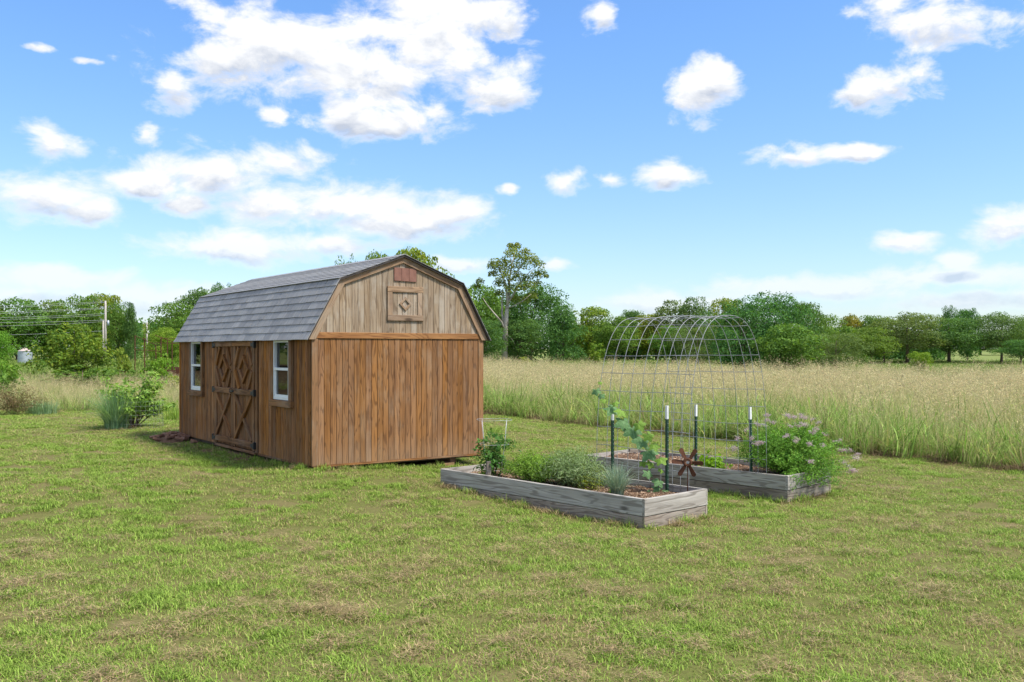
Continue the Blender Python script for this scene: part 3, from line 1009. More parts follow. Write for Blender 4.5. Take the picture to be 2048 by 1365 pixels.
    for x, y in ((2.42, 0.12), (0.35, 0.3), (0.4, 3.2), (0.35, Ln - 0.3), (2.5, 3.2), (2.5, Ln - 0.3)):
        c = Matrix.Rotation(SH['th'], 3, 'Z') @ Vector((x, y, 0))
        zg = gz(SH['x'] + c.x, SH['y'] + c.y)
        MB().box((x, y, (zg - 0.03 + z0 - 0.125) / 2), (0.2, 0.2, max(0.04, z0 - 0.125 - zg + 0.03))).build('block', MT['trim'], shed)
    MB().box((Wd / 2, -0.004, z0 - 0.016), (Wd - 0.05, 0.03, 0.03)).build('rim_board', MT['dtrim'], shed)
    MB().box((-0.004, 1.1, z0 - 0.016), (0.03, 2.1, 0.03)).build('rim_board', MT['dtrim'], shed)

    # --- roof
    y0, y1 = -0.085, Ln + 0.09
    th = 0.035
    outer = prof
    innerp = []
    for k, (s, z) in enumerate(prof):
        innerp.append((s + (0.02 if k == 0 else -0.02 if k == 4 else 0), z - (0.006 if k in (0, 4) else th)))
    m = MB()
    ny = 2
    pts = outer + innerp[::-1]
    m.prism(pts, y0, y1)
    rf = m.build('roof', plain('roof_edge', (0.05, 0.04, 0.035), 0.7, 0.3), shed)
    # steep near side: eight courses of tabs
    a, b = Vector(prof[0]), Vector(prof[1])
    d = (b - a).normalized(); slope_len = (b - a).length
    nrm = Vector((-d.y, d.x))
    nc, tab = 8, 0.302
    ex = slope_len / nc
    for c in range(nc):
        off = -0.5 * tab * (c % 2) + random.uniform(-.03, .03)
        q = y0 + off
        while q < y1 - 0.01:
            q0, q1 = max(q, y0 - 0.012), min(q + tab, y1 + 0.012)
            if q1 - q0 > 0.03:
                lo = c * ex - (0.012 if c == 0 else 0.006) + random.uniform(-.003, .003)
                top = min((c + 1) * ex + 0.02, slope_len + 0.002)
                Lh = top - lo
                tk = 0.012 + random.uniform(0, 0.005)
                mm = MB()
                hw = (q1 - q0) / 2 - 0.0035
                # wedge: thick butt at the bottom
                for yy in (-hw, hw):
                    mm.v += [(-Lh / 2, yy, 0.001), (-Lh / 2, yy, tk), (Lh / 2, yy, 0.003), (Lh / 2, yy, 0.001)]
                mm.f = [(0, 1, 2, 3), (7, 6, 5, 4), (0, 4, 5, 1), (1, 5, 6, 2), (2, 6, 7, 3), (3, 7, 4, 0)]
                o = mm.build('shingle', MT['shingle'], rf)
                p = a + d * ((lo + top) / 2)
                # local x up the slope, y along the eave (towards -y), z outwards
                o.matrix_basis = frame_matrix((p.x, (q0 + q1) / 2, p.y), (d.x, 0, d.y), Vector((nrm.x, 0, nrm.y)).cross(Vector((d.x, 0, d.y))))
            q += tab
    # flatter slopes and far side: each course one strip
    for k, nc in ((1, 9), (2, 9), (3, 8)):
        a, b = Vector(prof[k]), Vector(prof[k + 1])
        if k >= 2: a, b = b, a
        d = (b - a).normalized(); sl = (b - a).length; ex = sl / nc
        nrm = Vector((-d.y, d.x))
        if nrm.y < 0: nrm = -nrm
        for c in range(nc):
            lo = c * ex - 0.006; top = min((c + 1) * ex + 0.02, sl)
            if c == 0 and k == 1: lo = -0.03
            mm = MB()
            Lh = top - lo
            off = -0.5 * tab * (c % 2)
            q = y0 + off
            while q < y1 - 0.01:
                q0, q1 = max(q, y0 - 0.012), min(q + tab, y1 + 0.012)
                if q1 - q0 > 0.03:
                    bb = len(mm.v)
                    tk = 0.0095 + random.uniform(0, 0.003)
                    sgn = 1
                    c0, c1 = q0 + 0.0025 - Ln / 2, q1 - 0.0025 - Ln / 2
                    for yy in (c0, c1):
                        mm.v += [(-Lh / 2, yy, 0.001), (-Lh / 2, yy, tk), (Lh / 2, yy, 0.003), (Lh / 2, yy, 0.001)]
                    mm.f += [tuple(bb + i for i in f) for f in [(0, 1, 2, 3), (7, 6, 5, 4), (0, 4, 5, 1), (1, 5, 6, 2), (2, 6, 7, 3), (3, 7, 4, 0)]]
                q += tab
            p = a + d * ((lo + top) / 2)
            o = mm.build('shingle_course', MT['shingle'], rf)
            ax = Vector((d.x, 0, d.y)); az = Vector((nrm.x, 0, nrm.y)); ay = az.cross(ax)
            if ay.y < 0:
                pass
            o.matrix_basis = frame_matrix((p.x, Ln / 2, p.y), ax, ay)
    m = MB()
    pk = prof[2]
    m.prism([(pk[0] - 0.12, pk[1] - 0.032), (pk[0], pk[1] + 0.014), (pk[0] + 0.12, pk[1] - 0.032), (pk[0], pk[1] + 0.002)], y0 - 0.012, y1 + 0.012)
    m.build('ridge_cap', MT['shingle'], rf)


build_shed()


# ------------------------------------------------------------------ raised beds
BEDS = [dict(x=1.507, y=10.774, th=0.743, w=1.194, l=3.732, h=0.341),
        dict(x=3.713, y=12.769, th=0.784, w=1.232, l=3.62, h=0.338)]


def bed_pt(b, u, v, z=0.0):
    c, s = math.cos(b['th']), math.sin(b['th'])
    return Vector((b['x'] + u * c - v * s, b['y'] + u * s + v * c, z))


def build_bed(b, label, heap):
    e = empty('raised_bed', (b['x'], b['y'], 0), b['th'], label, 'raised bed', 'grey timber raised beds')
    w, l, h, T = b['w'], b['l'], b['h'], 0.038
    split = 0.135
    for zc, wd, mt in ((h - (h - split - 0.006) / 2, h - split - 0.006, 'bed'), (split / 2 - 0.01, split + 0.02, 'bed_low')):
        top = mt == 'bed'
        k = 0.0 if top else 0.004
        # pinwheel corners; outer face at z = T of each board
        board('board', MT[mt], e, (T + 0.0, (T + l) / 2, zc), (0, -1, 0), (0, 0, 1), l - T, wd, T - k, 0.006)
        board('board', MT[mt], e, ((w - T) / 2, T, zc), (1, 0, 0), (0, 0, 1), w - T, wd, T - k, 0.006)
        board('board', MT[mt], e, (w - T, (l - T) / 2, zc), (0, 1, 0), (0, 0, 1), l - T, wd, T - k, 0.006)
        board('board', MT[mt], e, ((w + T) / 2, l - T, zc), (-1, 0, 0), (0, 0, 1), w - T, wd, T - k, 0.006)
    for u, v in ((T + 0.03, T + 0.03), (w - T - 0.03, T + 0.03), (T + 0.03, l - T - 0.03), (w - T - 0.03, l - T - 0.03)):
        board('corner_post', MT['bed_low'], e, (u, v, h / 2 - 0.03), (0, 0, 1), (0, 1, 0), h - 0.03, 0.06, 0.03)
    # soil with a lumpy top
    nu, nv = 24, 60
    us = np.linspace(T + 0.002, w - T - 0.002, nu); vs = np.linspace(T + 0.002, l - T - 0.002, nv)
    U, Vv = np.meshgrid(us, vs)
    Z = h - 0.085 + 0.05 * (fbm(U * 4, Vv * 4, 3 + heap) - .5) + heap * 0.10 * np.exp(-((Vv - l + 0.8) / 0.7) ** 2 - ((U - w / 2) / 0.5) ** 2)
    V = np.stack([U, Vv, Z], -1).reshape(-1, 3)
    i = (np.arange(nv - 1)[:, None] * nu + np.arange(nu - 1)[None]).ravel()
    so = link('soil', np_mesh('soil', V, np.stack([i, i + 1, i + nu + 1, i + nu], 1), MT['soil'], True), e)

    def soil_z(u, v):
        return float(np.interp(0, [0], [0]) + Z[np.clip(int((v - vs[0]) / (vs[1] - vs[0])), 0, nv - 1), np.clip(int((u - us[0]) / (us[1] - us[0])), 0, nu - 1)])
    # wood chips
    rng = np.random.default_rng(5 + heap)
    n = 2600
    C = np.stack([rng.uniform(T, w - T, n), rng.uniform(T, l - T, n), np.zeros(n)], 1)
    C[:, 2] = [soil_z(a, c) + 0.006 for a, c in C[:, :2]]
    nr = rng.normal(size=(n, 3)) * 0.45; nr[:, 2] += 1
    Vc, Fc = leaf_arrays(C, nr, rng.uniform(.02, .065, n), rng.uniform(.008, .022, n), rng)
    ch = link('wood_chips', np_mesh('wood_chips', Vc, Fc, MT['chips']), e)
    ch['kind'] = 'stuff'
    b['soil_z'] = soil_z
    return e


MT['chips'] = foliage('wood_chip', ((0.36, 0.25, 0.16), (0.25, 0.155, 0.095), (0.48, 0.37, 0.25)), scale=6, trans=0.0)
build_bed(BEDS[0], 'weathered grey timber raised bed with herbs and blue grass, nearest to the camera', 0)
build_bed(BEDS[1], 'weathered grey timber raised bed holding the pink flowering herb, behind the arch', 1)
B1, B2 = BEDS


def sb(b, u, v):
    return bed_pt(b, u, v, b['soil_z'](u, v))


# ------------------------------------------------------------------ T posts and wire arch
_stud = {}
MT['stud'] = plain('pale_stud_paint', (0.32, 0.37, 0.34), 0.5, 0.4)


def t_post(p, top, tilt, label):
    e = empty('fence_post', p, B1['th'], label, 'fence post', 'green steel posts of the arch')
    H = top - p[2]
    def sec(z0, z1, mat, nm):
        m = MB()
        m.box((0, 0, (z0 + z1) / 2), (0.036, 0.007, z1 - z0)).box((0, 0.0195, (z0 + z1) / 2), (0.007, 0.032, z1 - z0))
        o = m.build(nm, mat, e); return o
    sec(-0.12, H - 0.17, MT['postgreen'], 'shaft')
    sec(H - 0.17, H, MT['postwhite'], 'cap')
    z = 0.05
    while z < H - 0.2:
        if 'st' not in _stud: _stud['st'] = MB().box((0, -0.0065, 0), (0.009, 0.006, 0.010)).mesh('stud', MT['stud'])
        o = link('stud', _stud['st'], e); o.location = (0, 0, z); z += 0.054
    e.rotation_euler = (tilt[0], tilt[1], B1['th'])


p1, p2 = bed_pt(B1, 1.12, 1.462, 0.25), bed_pt(B1, 1.12, 0.553, 0.25)


def on_ray(b, px, u):
    """v along the bed where the column at this azimuth meets the line u"""
    t = (px - CX) / F_PX
    a = bed_pt(b, u, 0); d = bed_pt(b, u, 1) - a
    return (t * a.y - a.x) / (d.x - t * d.y)


p3 = bed_pt(B2, 0.09, on_ray(B2, 1393, 0.09), 0.25)
p4 = bed_pt(B2, 0.09, on_ray(B2, 1504, 0.09), 0.25)
t_post(p1, 1.27, (0.0, 0.0), 'green steel post with white top wrapped by the squash vine')
t_post(p2, 1.335, (0.0, 0.0), 'green steel post with white top in the near bed, left of the rusty pinwheel')
t_post(p3, 1.23, (0.0, 0.0), 'green steel post with white top in the rear bed, behind the pinwheel')
t_post(p4, 1.235, (-0.01, -0.02), 'green steel post with white top next to the pink flowering herb')


def build_arch():
    A0 = bed_pt(B1, 1.142, 0.243); A1 = bed_pt(B1, 1.142, 1.776)
    C0 = bed_pt(B2, 0.052, on_ray(B2, 1533, 0.052)); C1 = bed_pt(B2, 0.052, on_ray(B2, 1345, 0.052))
    e = empty('wire_arch', (float((A0.x + C0.x) / 2), float((A0.y + C0.y) / 2), 0), 0, 'arched galvanised wire panel spanning the two raised beds', 'trellis')
    off = Vector(e.location)
    fr = [0, 0.083, 0.166, 0.285, 0.404, 0.523, 0.642, 0.762, 0.881, 1.0]
    K = 40
    zb, zt = 0.27, 2.49

    def arch_pt(f, t):
        a = A0.lerp(A1, f); c = C0.lerp(C1, f)
        n = 2.75
        w = math.pi * t
        cx = math.cos(w); sx = math.sin(w)
        x = math.copysign(abs(cx) ** (2 / n), cx); z = abs(sx) ** (2 / n)
        mid = (a + c) / 2
        p = mid + (a - c) / 2 * x
        p.z = zb + (zt - zb) * z + 0.012 * math.sin(f * 9 + t * 7)
        return p - off
    # arc length parametrisation so cross wires sit every 24 cm
    def arc(f, k=400):
        pts = [arch_pt(f, i / k) for i in range(k + 1)]
        ln = [0]
        for i in range(k): ln.append(ln[-1] + (pts[i + 1] - pts[i]).length)
        return pts, np.array(ln)
    arcs = [arc(f) for f in fr]

    def at(i, s):
        pts, ln = arcs[i]
        x = np.interp(s, ln / ln[-1], np.arange(len(pts)))
        k = min(int(x), len(pts) - 2)
        return pts[k].lerp(pts[k + 1], x - k)
    for i in range(len(fr)):
        m = MB(); m.tube([at(i, s) for s in np.linspace(0, 1, 56)], 0.0039, 5)
        m.build('hoop_wire', MT['wire'], e, True)
    total = arcs[0][1][-1]
    n = int(total / 0.238)
    for j in range(1, n):
        s = j / n
        m = MB(); m.tube([at(i, s) * 1.0 + Vector((0, 0, -0.003)) for i in range(len(fr))], 0.0039, 5)
        m.build('cross_wire', MT['wire'], e, True)
    return at, off


arch_at, arch_off = build_arch()


# ------------------------------------------------------------------ rusty pinwheel
def build_pinwheel():
    p = Vector((2.15, 11.63, B1['h'] - 0.08))
    e = empty('pinwheel', p, R(-8), 'rusty iron six bladed pinwheel on a thin stake in the near bed', 'pinwheel')
    zc = 0.659 - p.z
    MB().tube([(0, 0, -0.1), (0.004, 0.0, 0.2), (0, 0.012, zc)], 0.0065, 8).build('stake', MT['rust'], e, True)
    h = MB()
    h.lathe([(0.024, -0.004), (0.05, -0.004), (0.058, 0.012), (0.05, 0.026), (0.03, 0.028), (0.024, 0.02), (0.024, -0.004)], 24)
    o = h.build('hub', MT['rust'], e, True)
    o.matrix_basis = Matrix.Translation((0, -0.005, zc)) @ Matrix.Rotation(R(90), 4, 'X')
    MB().lathe([(0.0, 0.0), (0.015, 0.0), (0.017, 0.012), (0.0, 0.014)], 12).build('bolt', MT['wire'], e).matrix_basis = Matrix.Translation((0, -0.016, zc)) @ Matrix.Rotation(R(90), 4, 'X')
    for k in range(6):
        ang = R(-3 + 60 * k)
        m = MB()
        prof = []
        n = 8
        w0, w1, r0, r1 = 0.019, 0.030, 0.045, 0.185
        pts = [(r0, -w0)] + [(r1 - 0.02, -w1)] + [(r1 - 0.02 + 0.028 * math.sin(R(a)), -w1 * math.cos(R(a))) for a in range(20, 180, 20)] + [(r1 - 0.02, w1)] + [(r0, w0)]
        m.prism(pts, -0.0025, 0.0025, axes=(0, 1, 2))
        o = m.build('blade', MT['rust'], e)
        o.matrix_basis = (Matrix.Translation((0, -0.012, zc)) @ Matrix.Rotation(-ang, 4, 'Y') @ Matrix.Rotation(R(22), 4, 'X') @ Matrix.Rotation(R(90), 4, 'X'))


build_pinwheel()

# wooden stake and offcut
s0 = sb(B1, 0.19, 2.92)
st = MB().box((0, 0, 0.09), (0.062, 0.04, 0.34)).build('stake', MT['stake'])
st.location = s0; st.rotation_euler = (0.02, 0.03, 0.5)
tag(st, 'short weathered wooden stake beside the tomato plant', 'stake')
oc = sb(B2, 1.0, 3.38)
ob = MB().box((0, 0, 0), (0.16, 0.07, 0.05)).build('timber_offcut', MT['bed_low'])
ob.location = oc + Vector((0, 0, 0.06)); ob.rotation_euler = (0, 0.1, 0.3)
tag(ob, 'small grey timber offcut lying at the back corner of rear bed', 'wood block')


# ------------------------------------------------------------------ garden plants
def stems_mesh(name, ends, mat, parent, r=0.003, base=(0, 0, 0), spread=0.05):
    m = MB()
    for p in ends:
        p = Vector(p)
        b = Vector(base) + Vector((p.x * spread, p.y * spread, 0))
        mid = b.lerp(p, 0.5) + Vector((p.x * -0.08, p.y * -0.08, 0.05 * p.z))
        m.tube([b, mid, p], r, 4, cap=False)
    return m.build(name, mat, parent)


def mound(name, loc, rad, n, leaf, mat, label, cat, flowers=None, seed=1, stems=60, lean=(0, 0), rz=0.0, up=0.8, cluster=26, leafw=0.55, kind2=None, shell=0.55, spill=0.0):
    """a herb: many leafy stems rising from the root, leaves in whorls along each one"""
    rng = np.random.default_rng(seed)
    e = empty(name, loc, rz, label, cat)
    P = []; Nn = []; ends = []
    for s in range(stems):
        a = rng.uniform(0, 2 * math.pi); q = math.sqrt(rng.uniform(0, 1))
        el = 1 - 0.80 * q ** 2.8
        hgt = rad[2] * (el ** 0.55) * rng.uniform(0.78, 1.12)
        end = np.array([math.cos(a) * rad[0] * q * rng.uniform(.85, 1.1) + lean[0], math.sin(a) * rad[1] * q * rng.uniform(.85, 1.1) + lean[1], hgt])
        if spill and q > 0.72 and end[1] < -0.25: end[2] = rng.uniform(-spill, 0.50)
        ends.append(end)
        k = max(4, int(n / stems))
        ts = rng.uniform(0.10, 1.0, k) ** (shell + .15)
        base = np.array([end[0] * 0.12, end[1] * 0.12, 0])
        pt = base + (end - base) * ts[:, None]
        pt[:, 2] = base[2] + (end[2]) * ts ** 0.8
        jit = rng.normal(size=(k, 3)) * np.array([1, 1, 0.8]) * leaf * 1.0
        P.append(pt + jit)
        d = np.tile(np.array([math.cos(a) * q, math.sin(a) * q, up]), (k, 1)) + rng.normal(size=(k, 3)) * 0.6
        Nn.append(d)
    P = np.concatenate(P); Nn = np.concatenate(Nn)
    P[:, 2] = np.maximum(P[:, 2], 0.005 if not spill else -0.3)
    V, Fq = leaf_arrays(P, Nn, rng.uniform(.7, 1.3, len(P)) * leaf, rng.uniform(.7, 1.3, len(P)) * leaf * leafw, rng, 0.15)
    link('foliage', np_mesh('foliage', V, Fq, mat), e)
    stems_mesh('stems', [tuple(x) for x in ends[::2]], MT['stalk'], e, 0.0022)
    return e, ends


_fl = None


def flower_mesh():
    global _fl
    if _fl is None:
        rng = np.random.default_rng(3)
        n = 60
        C = rng.normal(size=(n, 3)) * np.array([0.02, 0.02, 0.010])
        V, Fq = leaf_arrays(C, rng.normal(size=(n, 3)) + np.array([0, 0, 1.0]), rng.uniform(.010, .018, n), rng.uniform(.008, .013, n), rng)
        _fl = np_mesh('flower', V, Fq, MT['pink'])
    return _fl


# pale oregano mound, grey herb, small ones in the near bed
mound('herb_plant', sb(B1, 0.46, 2.20), (0.44, 0.64, 0.37), 12500, 0.026, MT['herb'], 'bright green bushy herb mound in the middle of the near bed', 'herb', seed=2, stems=260, rz=B1['th'])
mound('herb_plant', sb(B1, 0.58, 1.70), (0.50, 0.50, 0.44), 8500, 0.060, MT['greyherb'], 'grey green feathery herb sprawling beside the bright herb mound', 'herb', seed=3, stems=210, rz=B1['th'], leafw=0.15, up=1.0)
mound('herb_plant', sb(B1, 0.20, 3.02), (0.075, 0.075, 0.11), 420, 0.028, MT['leaf_bright'], 'tiny bright green herb at the foot of the wooden stake', 'herb', seed=4, stems=30)
mound('herb_plant', sb(B1, 0.55, 1.32), (0.12, 0.12, 0.22), 260, 0.075, MT['leaf_yellow'], 'yellow green thin leaved seedling clump between grey herb and blue grass', 'herb', seed=5, stems=34, leafw=0.14, up=0.3)
mound('weed_plant', sb(B1, 0.95, 1.50), (0.16, 0.14, 0.12), 160, 0.06, MT['leaf_mid'], 'low dark green weed at the foot of vine wrapped post', 'plant', seed=6, stems=24, leafw=0.35)
mound('weed_plant', sb(B1, 0.62, 0.95), (0.07, 0.07, 0.07), 40, 0.045, MT['herb'], 'tiny seedling on the wood chips left of the blue grass', 'plant', seed=7, stems=8)
# flowering oregano spilling over the rear bed
e, ends = mound('flowering_herb', sb(B2, 0.66, 0.40), (0.82, 0.80, 0.68), 29000, 0.031, MT['herb2'], 'large green herb with pink flower heads spilling over the rear bed end', 'herb', seed=8, stems=520, rz=B2['th'], lean=(0.05, -0.04), spill=0.10)
rng = np.random.default_rng(21)
fpos = []
for k in range(52):
    a = rng.uniform(0, 2 * math.pi); q = math.sqrt(rng.uniform(0.05, 1.0))
    p = Vector((math.cos(a) * 0.92 * q + 0.04, math.sin(a) * 0.90 * q - 0.02, 0.74 * (1 - 0.66 * q ** 2) * rng.uniform(0.96, 1.3)))
    fpos.append(p)
for k in range(9):
    fpos.append(Vector((0.92 + rng.uniform(-.06, .14), -0.52 + rng.uniform(-.14, .14), 0.10 + rng.uniform(-.1, .2))))
for p in fpos:
    for j in range(random.choice((1, 2, 2, 3))):
        o = link('flower', flower_mesh(), e)
        o.location = p + Vector((rng.uniform(-.03, .03), rng.uniform(-.03, .03), rng.uniform(-.02, .02))) * (0 if j == 0 else 1)
        o.rotation_euler = (rng.uniform(-.5, .5), rng.uniform(-.5, .5), rng.uniform(0, 6))
        s = rng.uniform(0.7, 1.15); o.scale = (s, s, s)
stems_mesh('flower_stalk', [tuple(p) for p in fpos], MT['stalk'], e, 0.0018)
o = link('flower', flower_mesh(), bpy.data.objects['herb_plant']); o.location = (0.28, -0.22, 0.33)
mound('seedling', sb(B2, 0.55, 1.55), (0.24, 0.30, 0.13), 240, 0.075, MT['squash_lit'], 'young bright leaved squash seedling in the rear bed behind the pinwheel', 'plant', seed=12, stems=30, leafw=0.8)


def blade_tuft(name, loc, n, h, reach, w, mat, label, cat, seed=1, rad=0.05, segs=5, curl=0.5, parent=None):
    rng = np.random.default_rng(seed)
    a = rng.uniform(0, 2 * math.pi, n)
    r = rad * np.sqrt(rng.uniform(0, 1, n))
    P = np.stack([r * np.cos(a), r * np.sin(a), np.zeros(n)], 1)
    hh = h * rng.uniform(.55, 1.1, n)
    ln = reach * rng.uniform(0.05, 1.0, n) ** 1.3
    V, Fq = blade_arrays(P, a + rng.normal(0, .5, n), hh, ln, w * rng.uniform(.7, 1.2, n), segs, rng, curl)
    me = np_mesh(name, V, Fq, mat)
    o = link(name, me, parent)
    o.location = loc
    if label: tag(o, label, cat)
    return o


blade_tuft('ornamental_grass', sb(B1, 0.38, 0.74), 520, 0.42, 0.52, 0.0065, MT['blueblade'], 'spiky blue grey grass tuft near the right end of the near bed', 'grass tuft', 3, 0.075)


# squash vine climbing the arch
def squash_leaf_mesh(name, mat, seed):
    """broad five-lobed leaf with a notch at the stalk, cupped and veined"""
    rng = random.Random(seed)
    out = []
    n = 40
    for i in range(n):
        a = -math.pi + 2 * math.pi * i / n
        lob = 0.80 + 0.17 * math.cos(5 * a) + 0.035 * math.cos(15 * a + seed)
        if abs(abs(a) - math.pi) < 0.35: lob *= 0.38 + 0.9 * abs(abs(a) - math.pi) / 0.35 * 0.6
        out.append((lob * math.cos(a) * 0.5 + 0.10, lob * math.sin(a) * 0.54))
    v = [(0.0, 0, 0)]; f = []
    for k, fr in enumerate((0.4, 0.75, 1.0)):
        for i, (x, y) in enumerate(out):
            a = -math.pi + 2 * math.pi * i / n
            z = 0.05 * fr * math.cos(5 * a) * -1 - 0.16 * fr ** 2 + 0.04 * math.sin(3 * a + seed) * fr
            v.append((x * fr, y * fr, z))
    for i in range(n):
        j = (i + 1) % n
        f.append((0, 1 + i, 1 + j))
        for k in range(2):
            f.append((1 + k * n + i, 1 + (k + 1) * n + i, 1 + (k + 1) * n + j, 1 + k * n + j))
    me = bpy.data.meshes.new(name); me.from_pydata(v, [], f)
    me.polygons.foreach_set('use_smooth', [True] * len(me.polygons)); me.materials.append(mat); me.update()
    return me


def vine_mat(name, a, b, vein):
    m, out, t = new_mat(name)
    N, L, val, M, VM, mix, smooth, noise = t
    tc = N('ShaderNodeTexCoord'); sp = N('ShaderNodeSeparateXYZ'); L(tc.outputs['Object'], sp.inputs[0])
    ang = M('ARCTAN2', sp.outputs[1], sp.outputs[0])
    v5 = M('ABSOLUTE', M('SINE', M('MULTIPLY', ang, 2.5)))
    n = noise(tc.outputs['Object'], 9, 4, 0.6)
    col = mix(smooth(n, 0.35, 0.65), a, b)
    col = mix(M('MULTIPLY', smooth(v5, 0.16, 0.0), 0.7), col, vein)
    pb = principled(t, out, col, 0.6, 0.3, normal=bump(t, n, 0.5, 0.02))
    tr = N('ShaderNodeBsdfTranslucent'); L(col, tr.inputs[0])
    mx = N('ShaderNodeMixShader'); mx.inputs[0].default_value = 0.3
    L(pb.outputs[0], mx.inputs[1]); L(tr.outputs[0], mx.inputs[2]); L(mx.outputs[0], out.inputs['Surface'])
    return m


def build_vine():
    root = sb(B1, 0.95, 0.62)
    e = empty('squash_vine', root, 0, 'broad leaved squash vine climbing the left side of wire arch', 'vine')
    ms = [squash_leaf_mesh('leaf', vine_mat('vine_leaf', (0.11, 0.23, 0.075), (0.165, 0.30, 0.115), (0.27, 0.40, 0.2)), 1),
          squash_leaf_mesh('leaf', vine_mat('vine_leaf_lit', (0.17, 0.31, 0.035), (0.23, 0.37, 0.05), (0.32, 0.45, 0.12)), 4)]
    # photo columns/rows of the leaves and their size in px; all hang on the near side of the panel
    leaves = [(1222, 815, 30, 0), (1247, 842, 32, 0), (1243, 822, 24, 1), (1265, 857, 34, 0), (1277, 848, 24, 1), (1285, 880, 32, 0), (1296, 870, 22, 1), (1296, 903, 34, 0), (1308, 890, 22, 1),
              (1320, 918, 24, 1), (1302, 927, 18, 1), (1192, 781, 17, 0), (1203, 790, 14, 0), (1296, 945, 20, 0), (1318, 962, 22, 0), (1313, 975, 18, 0), (1300, 985, 16, 0), (1285, 925, 16, 1), (1322, 940, 12, 1),
              (1200, 765, 9, 1), (1207, 800, 12, 1), (1230, 806, 14, 1), (1330, 982, 15, 0)]
    cen = []
    for px, py, sz, k in leaves:
        d = 12.62 - 0.006 * (px - 1200)
        if py > 935: d = 11.9
        p = Vector((px_x(px, d), d, CAM_H - (py - HY) / F_PX * d)) - root
        cen.append((p, sz * 1.05 / F_PX * d, k))
    path = [(0, 0, 0)] + [tuple(cen[i][0] + Vector((0, 0.06, -0.02))) for i in (14, 13, 9, 7, 5, 3, 1, 0, 20, 12, 11)]
    MB().tube(path, 0.006, 6, r2=0.003).build('stem', MT['stalk'], e, True)
    rr = random.Random(5)
    for p, s, k in cen:
        o = link('leaf', ms[k], e)
        nrm = Vector((rr.uniform(-.35, .45), -0.75 + rr.uniform(-.2, .2), 0.75 + rr.uniform(-.3, .2))).normalized()
        dn = Vector((rr.uniform(-.7, .7), -0.15, -1))
        ax = (dn - nrm * dn.dot(nrm)).normalized()
        o.matrix_basis = frame_matrix(p, ax, nrm.cross(ax)) @ Matrix.Scale(s * 1.12, 4)
        m = MB(); m.tube([(p + Vector((0, 0.06, -0.03))), p + Vector((0, 0.02, 0.02)), p], 0.0028, 4)
        m.build('leaf_stalk', MT['stalk'], e)


build_vine()


# tomato plant in its cage
def build_tomato():
    base = sb(B1, 0.42, 3.05)
    cg = empty('tomato_cage', base, 0.3, 'pale wire tomato cage with three rings round the tomato plant', 'plant cage')
    d = base.y
    rings = [(0.10, 0.135), (0.46, 0.205), (0.80, 0.245)]
    for z, r in rings:
        m = MB(); m.tube([(r * math.cos(a), r * math.sin(a), z + 0.004 * math.sin(3 * a)) for a in np.linspace(0, 2 * math.pi, 33)], 0.0024, 5)
        m.build('ring', MT['cage'], cg, True)
    for k in range(4):
        a = k * math.pi / 2 + 0.5
        m = MB(); m.tube([(0.09 * math.cos(a), 0.09 * math.sin(a), -0.05)] + [(r * math.cos(a), r * math.sin(a), z) for z, r in rings], 0.0024, 5)
        m.build('leg', MT['cage'], cg, True)
    e = empty('tomato_plant', base, 0, 'leafy tomato plant growing up inside the wire cage', 'tomato plant')
    rng = np.random.default_rng(17)
    P, Nn = [], []
    stem = MB()
    for s in range(6):
        a = s * 1.1; top = np.array([0.10 * math.cos(a), 0.10 * math.sin(a), 0.46 + 0.18 * rng.uniform()])
        stem.tube([(0.01 * math.cos(a), 0.01 * math.sin(a), 0), tuple(top * np.array([.7, .7, .5])), tuple(top)], 0.006, 5, r2=0.003)
        for b in range(15):
            t = rng.uniform(.15, 1)
            p = top * np.array([t, t, t])
            az = rng.uniform(0, 6.28); ln = rng.uniform(.12, .30)
            tip = p + np.array([math.cos(az) * ln, math.sin(az) * ln, rng.uniform(-.06, .05)])
            stem.tube([tuple(p), tuple((p + tip) / 2 + np.array([0, 0, .03])), tuple(tip)], 0.0022, 4, cap=False)
            for q in range(10):
                c = p + (tip - p) * (0.3 + 0.7 * q / 8) + rng.normal(size=3) * 0.02
                P.append(c); Nn.append(np.array([math.cos(az) * .5, math.sin(az) * .5, 1]) + rng.normal(size=3) * .5)
    P = np.array(P); Nn = np.array(Nn)
    V, Fq = leaf_arrays(P, Nn, rng.uniform(.05, .085, len(P)), rng.uniform(.025, .045, len(P)), rng, 0.2, droop=np.array([0, 0, -.8]))
    link('foliage', np_mesh('foliage', V, Fq, MT['tomato']), e)
    stem.build('stems', MT['stalk'], e)
    for px, py in ((959, 878), (968, 880)):
        pass


build_tomato()


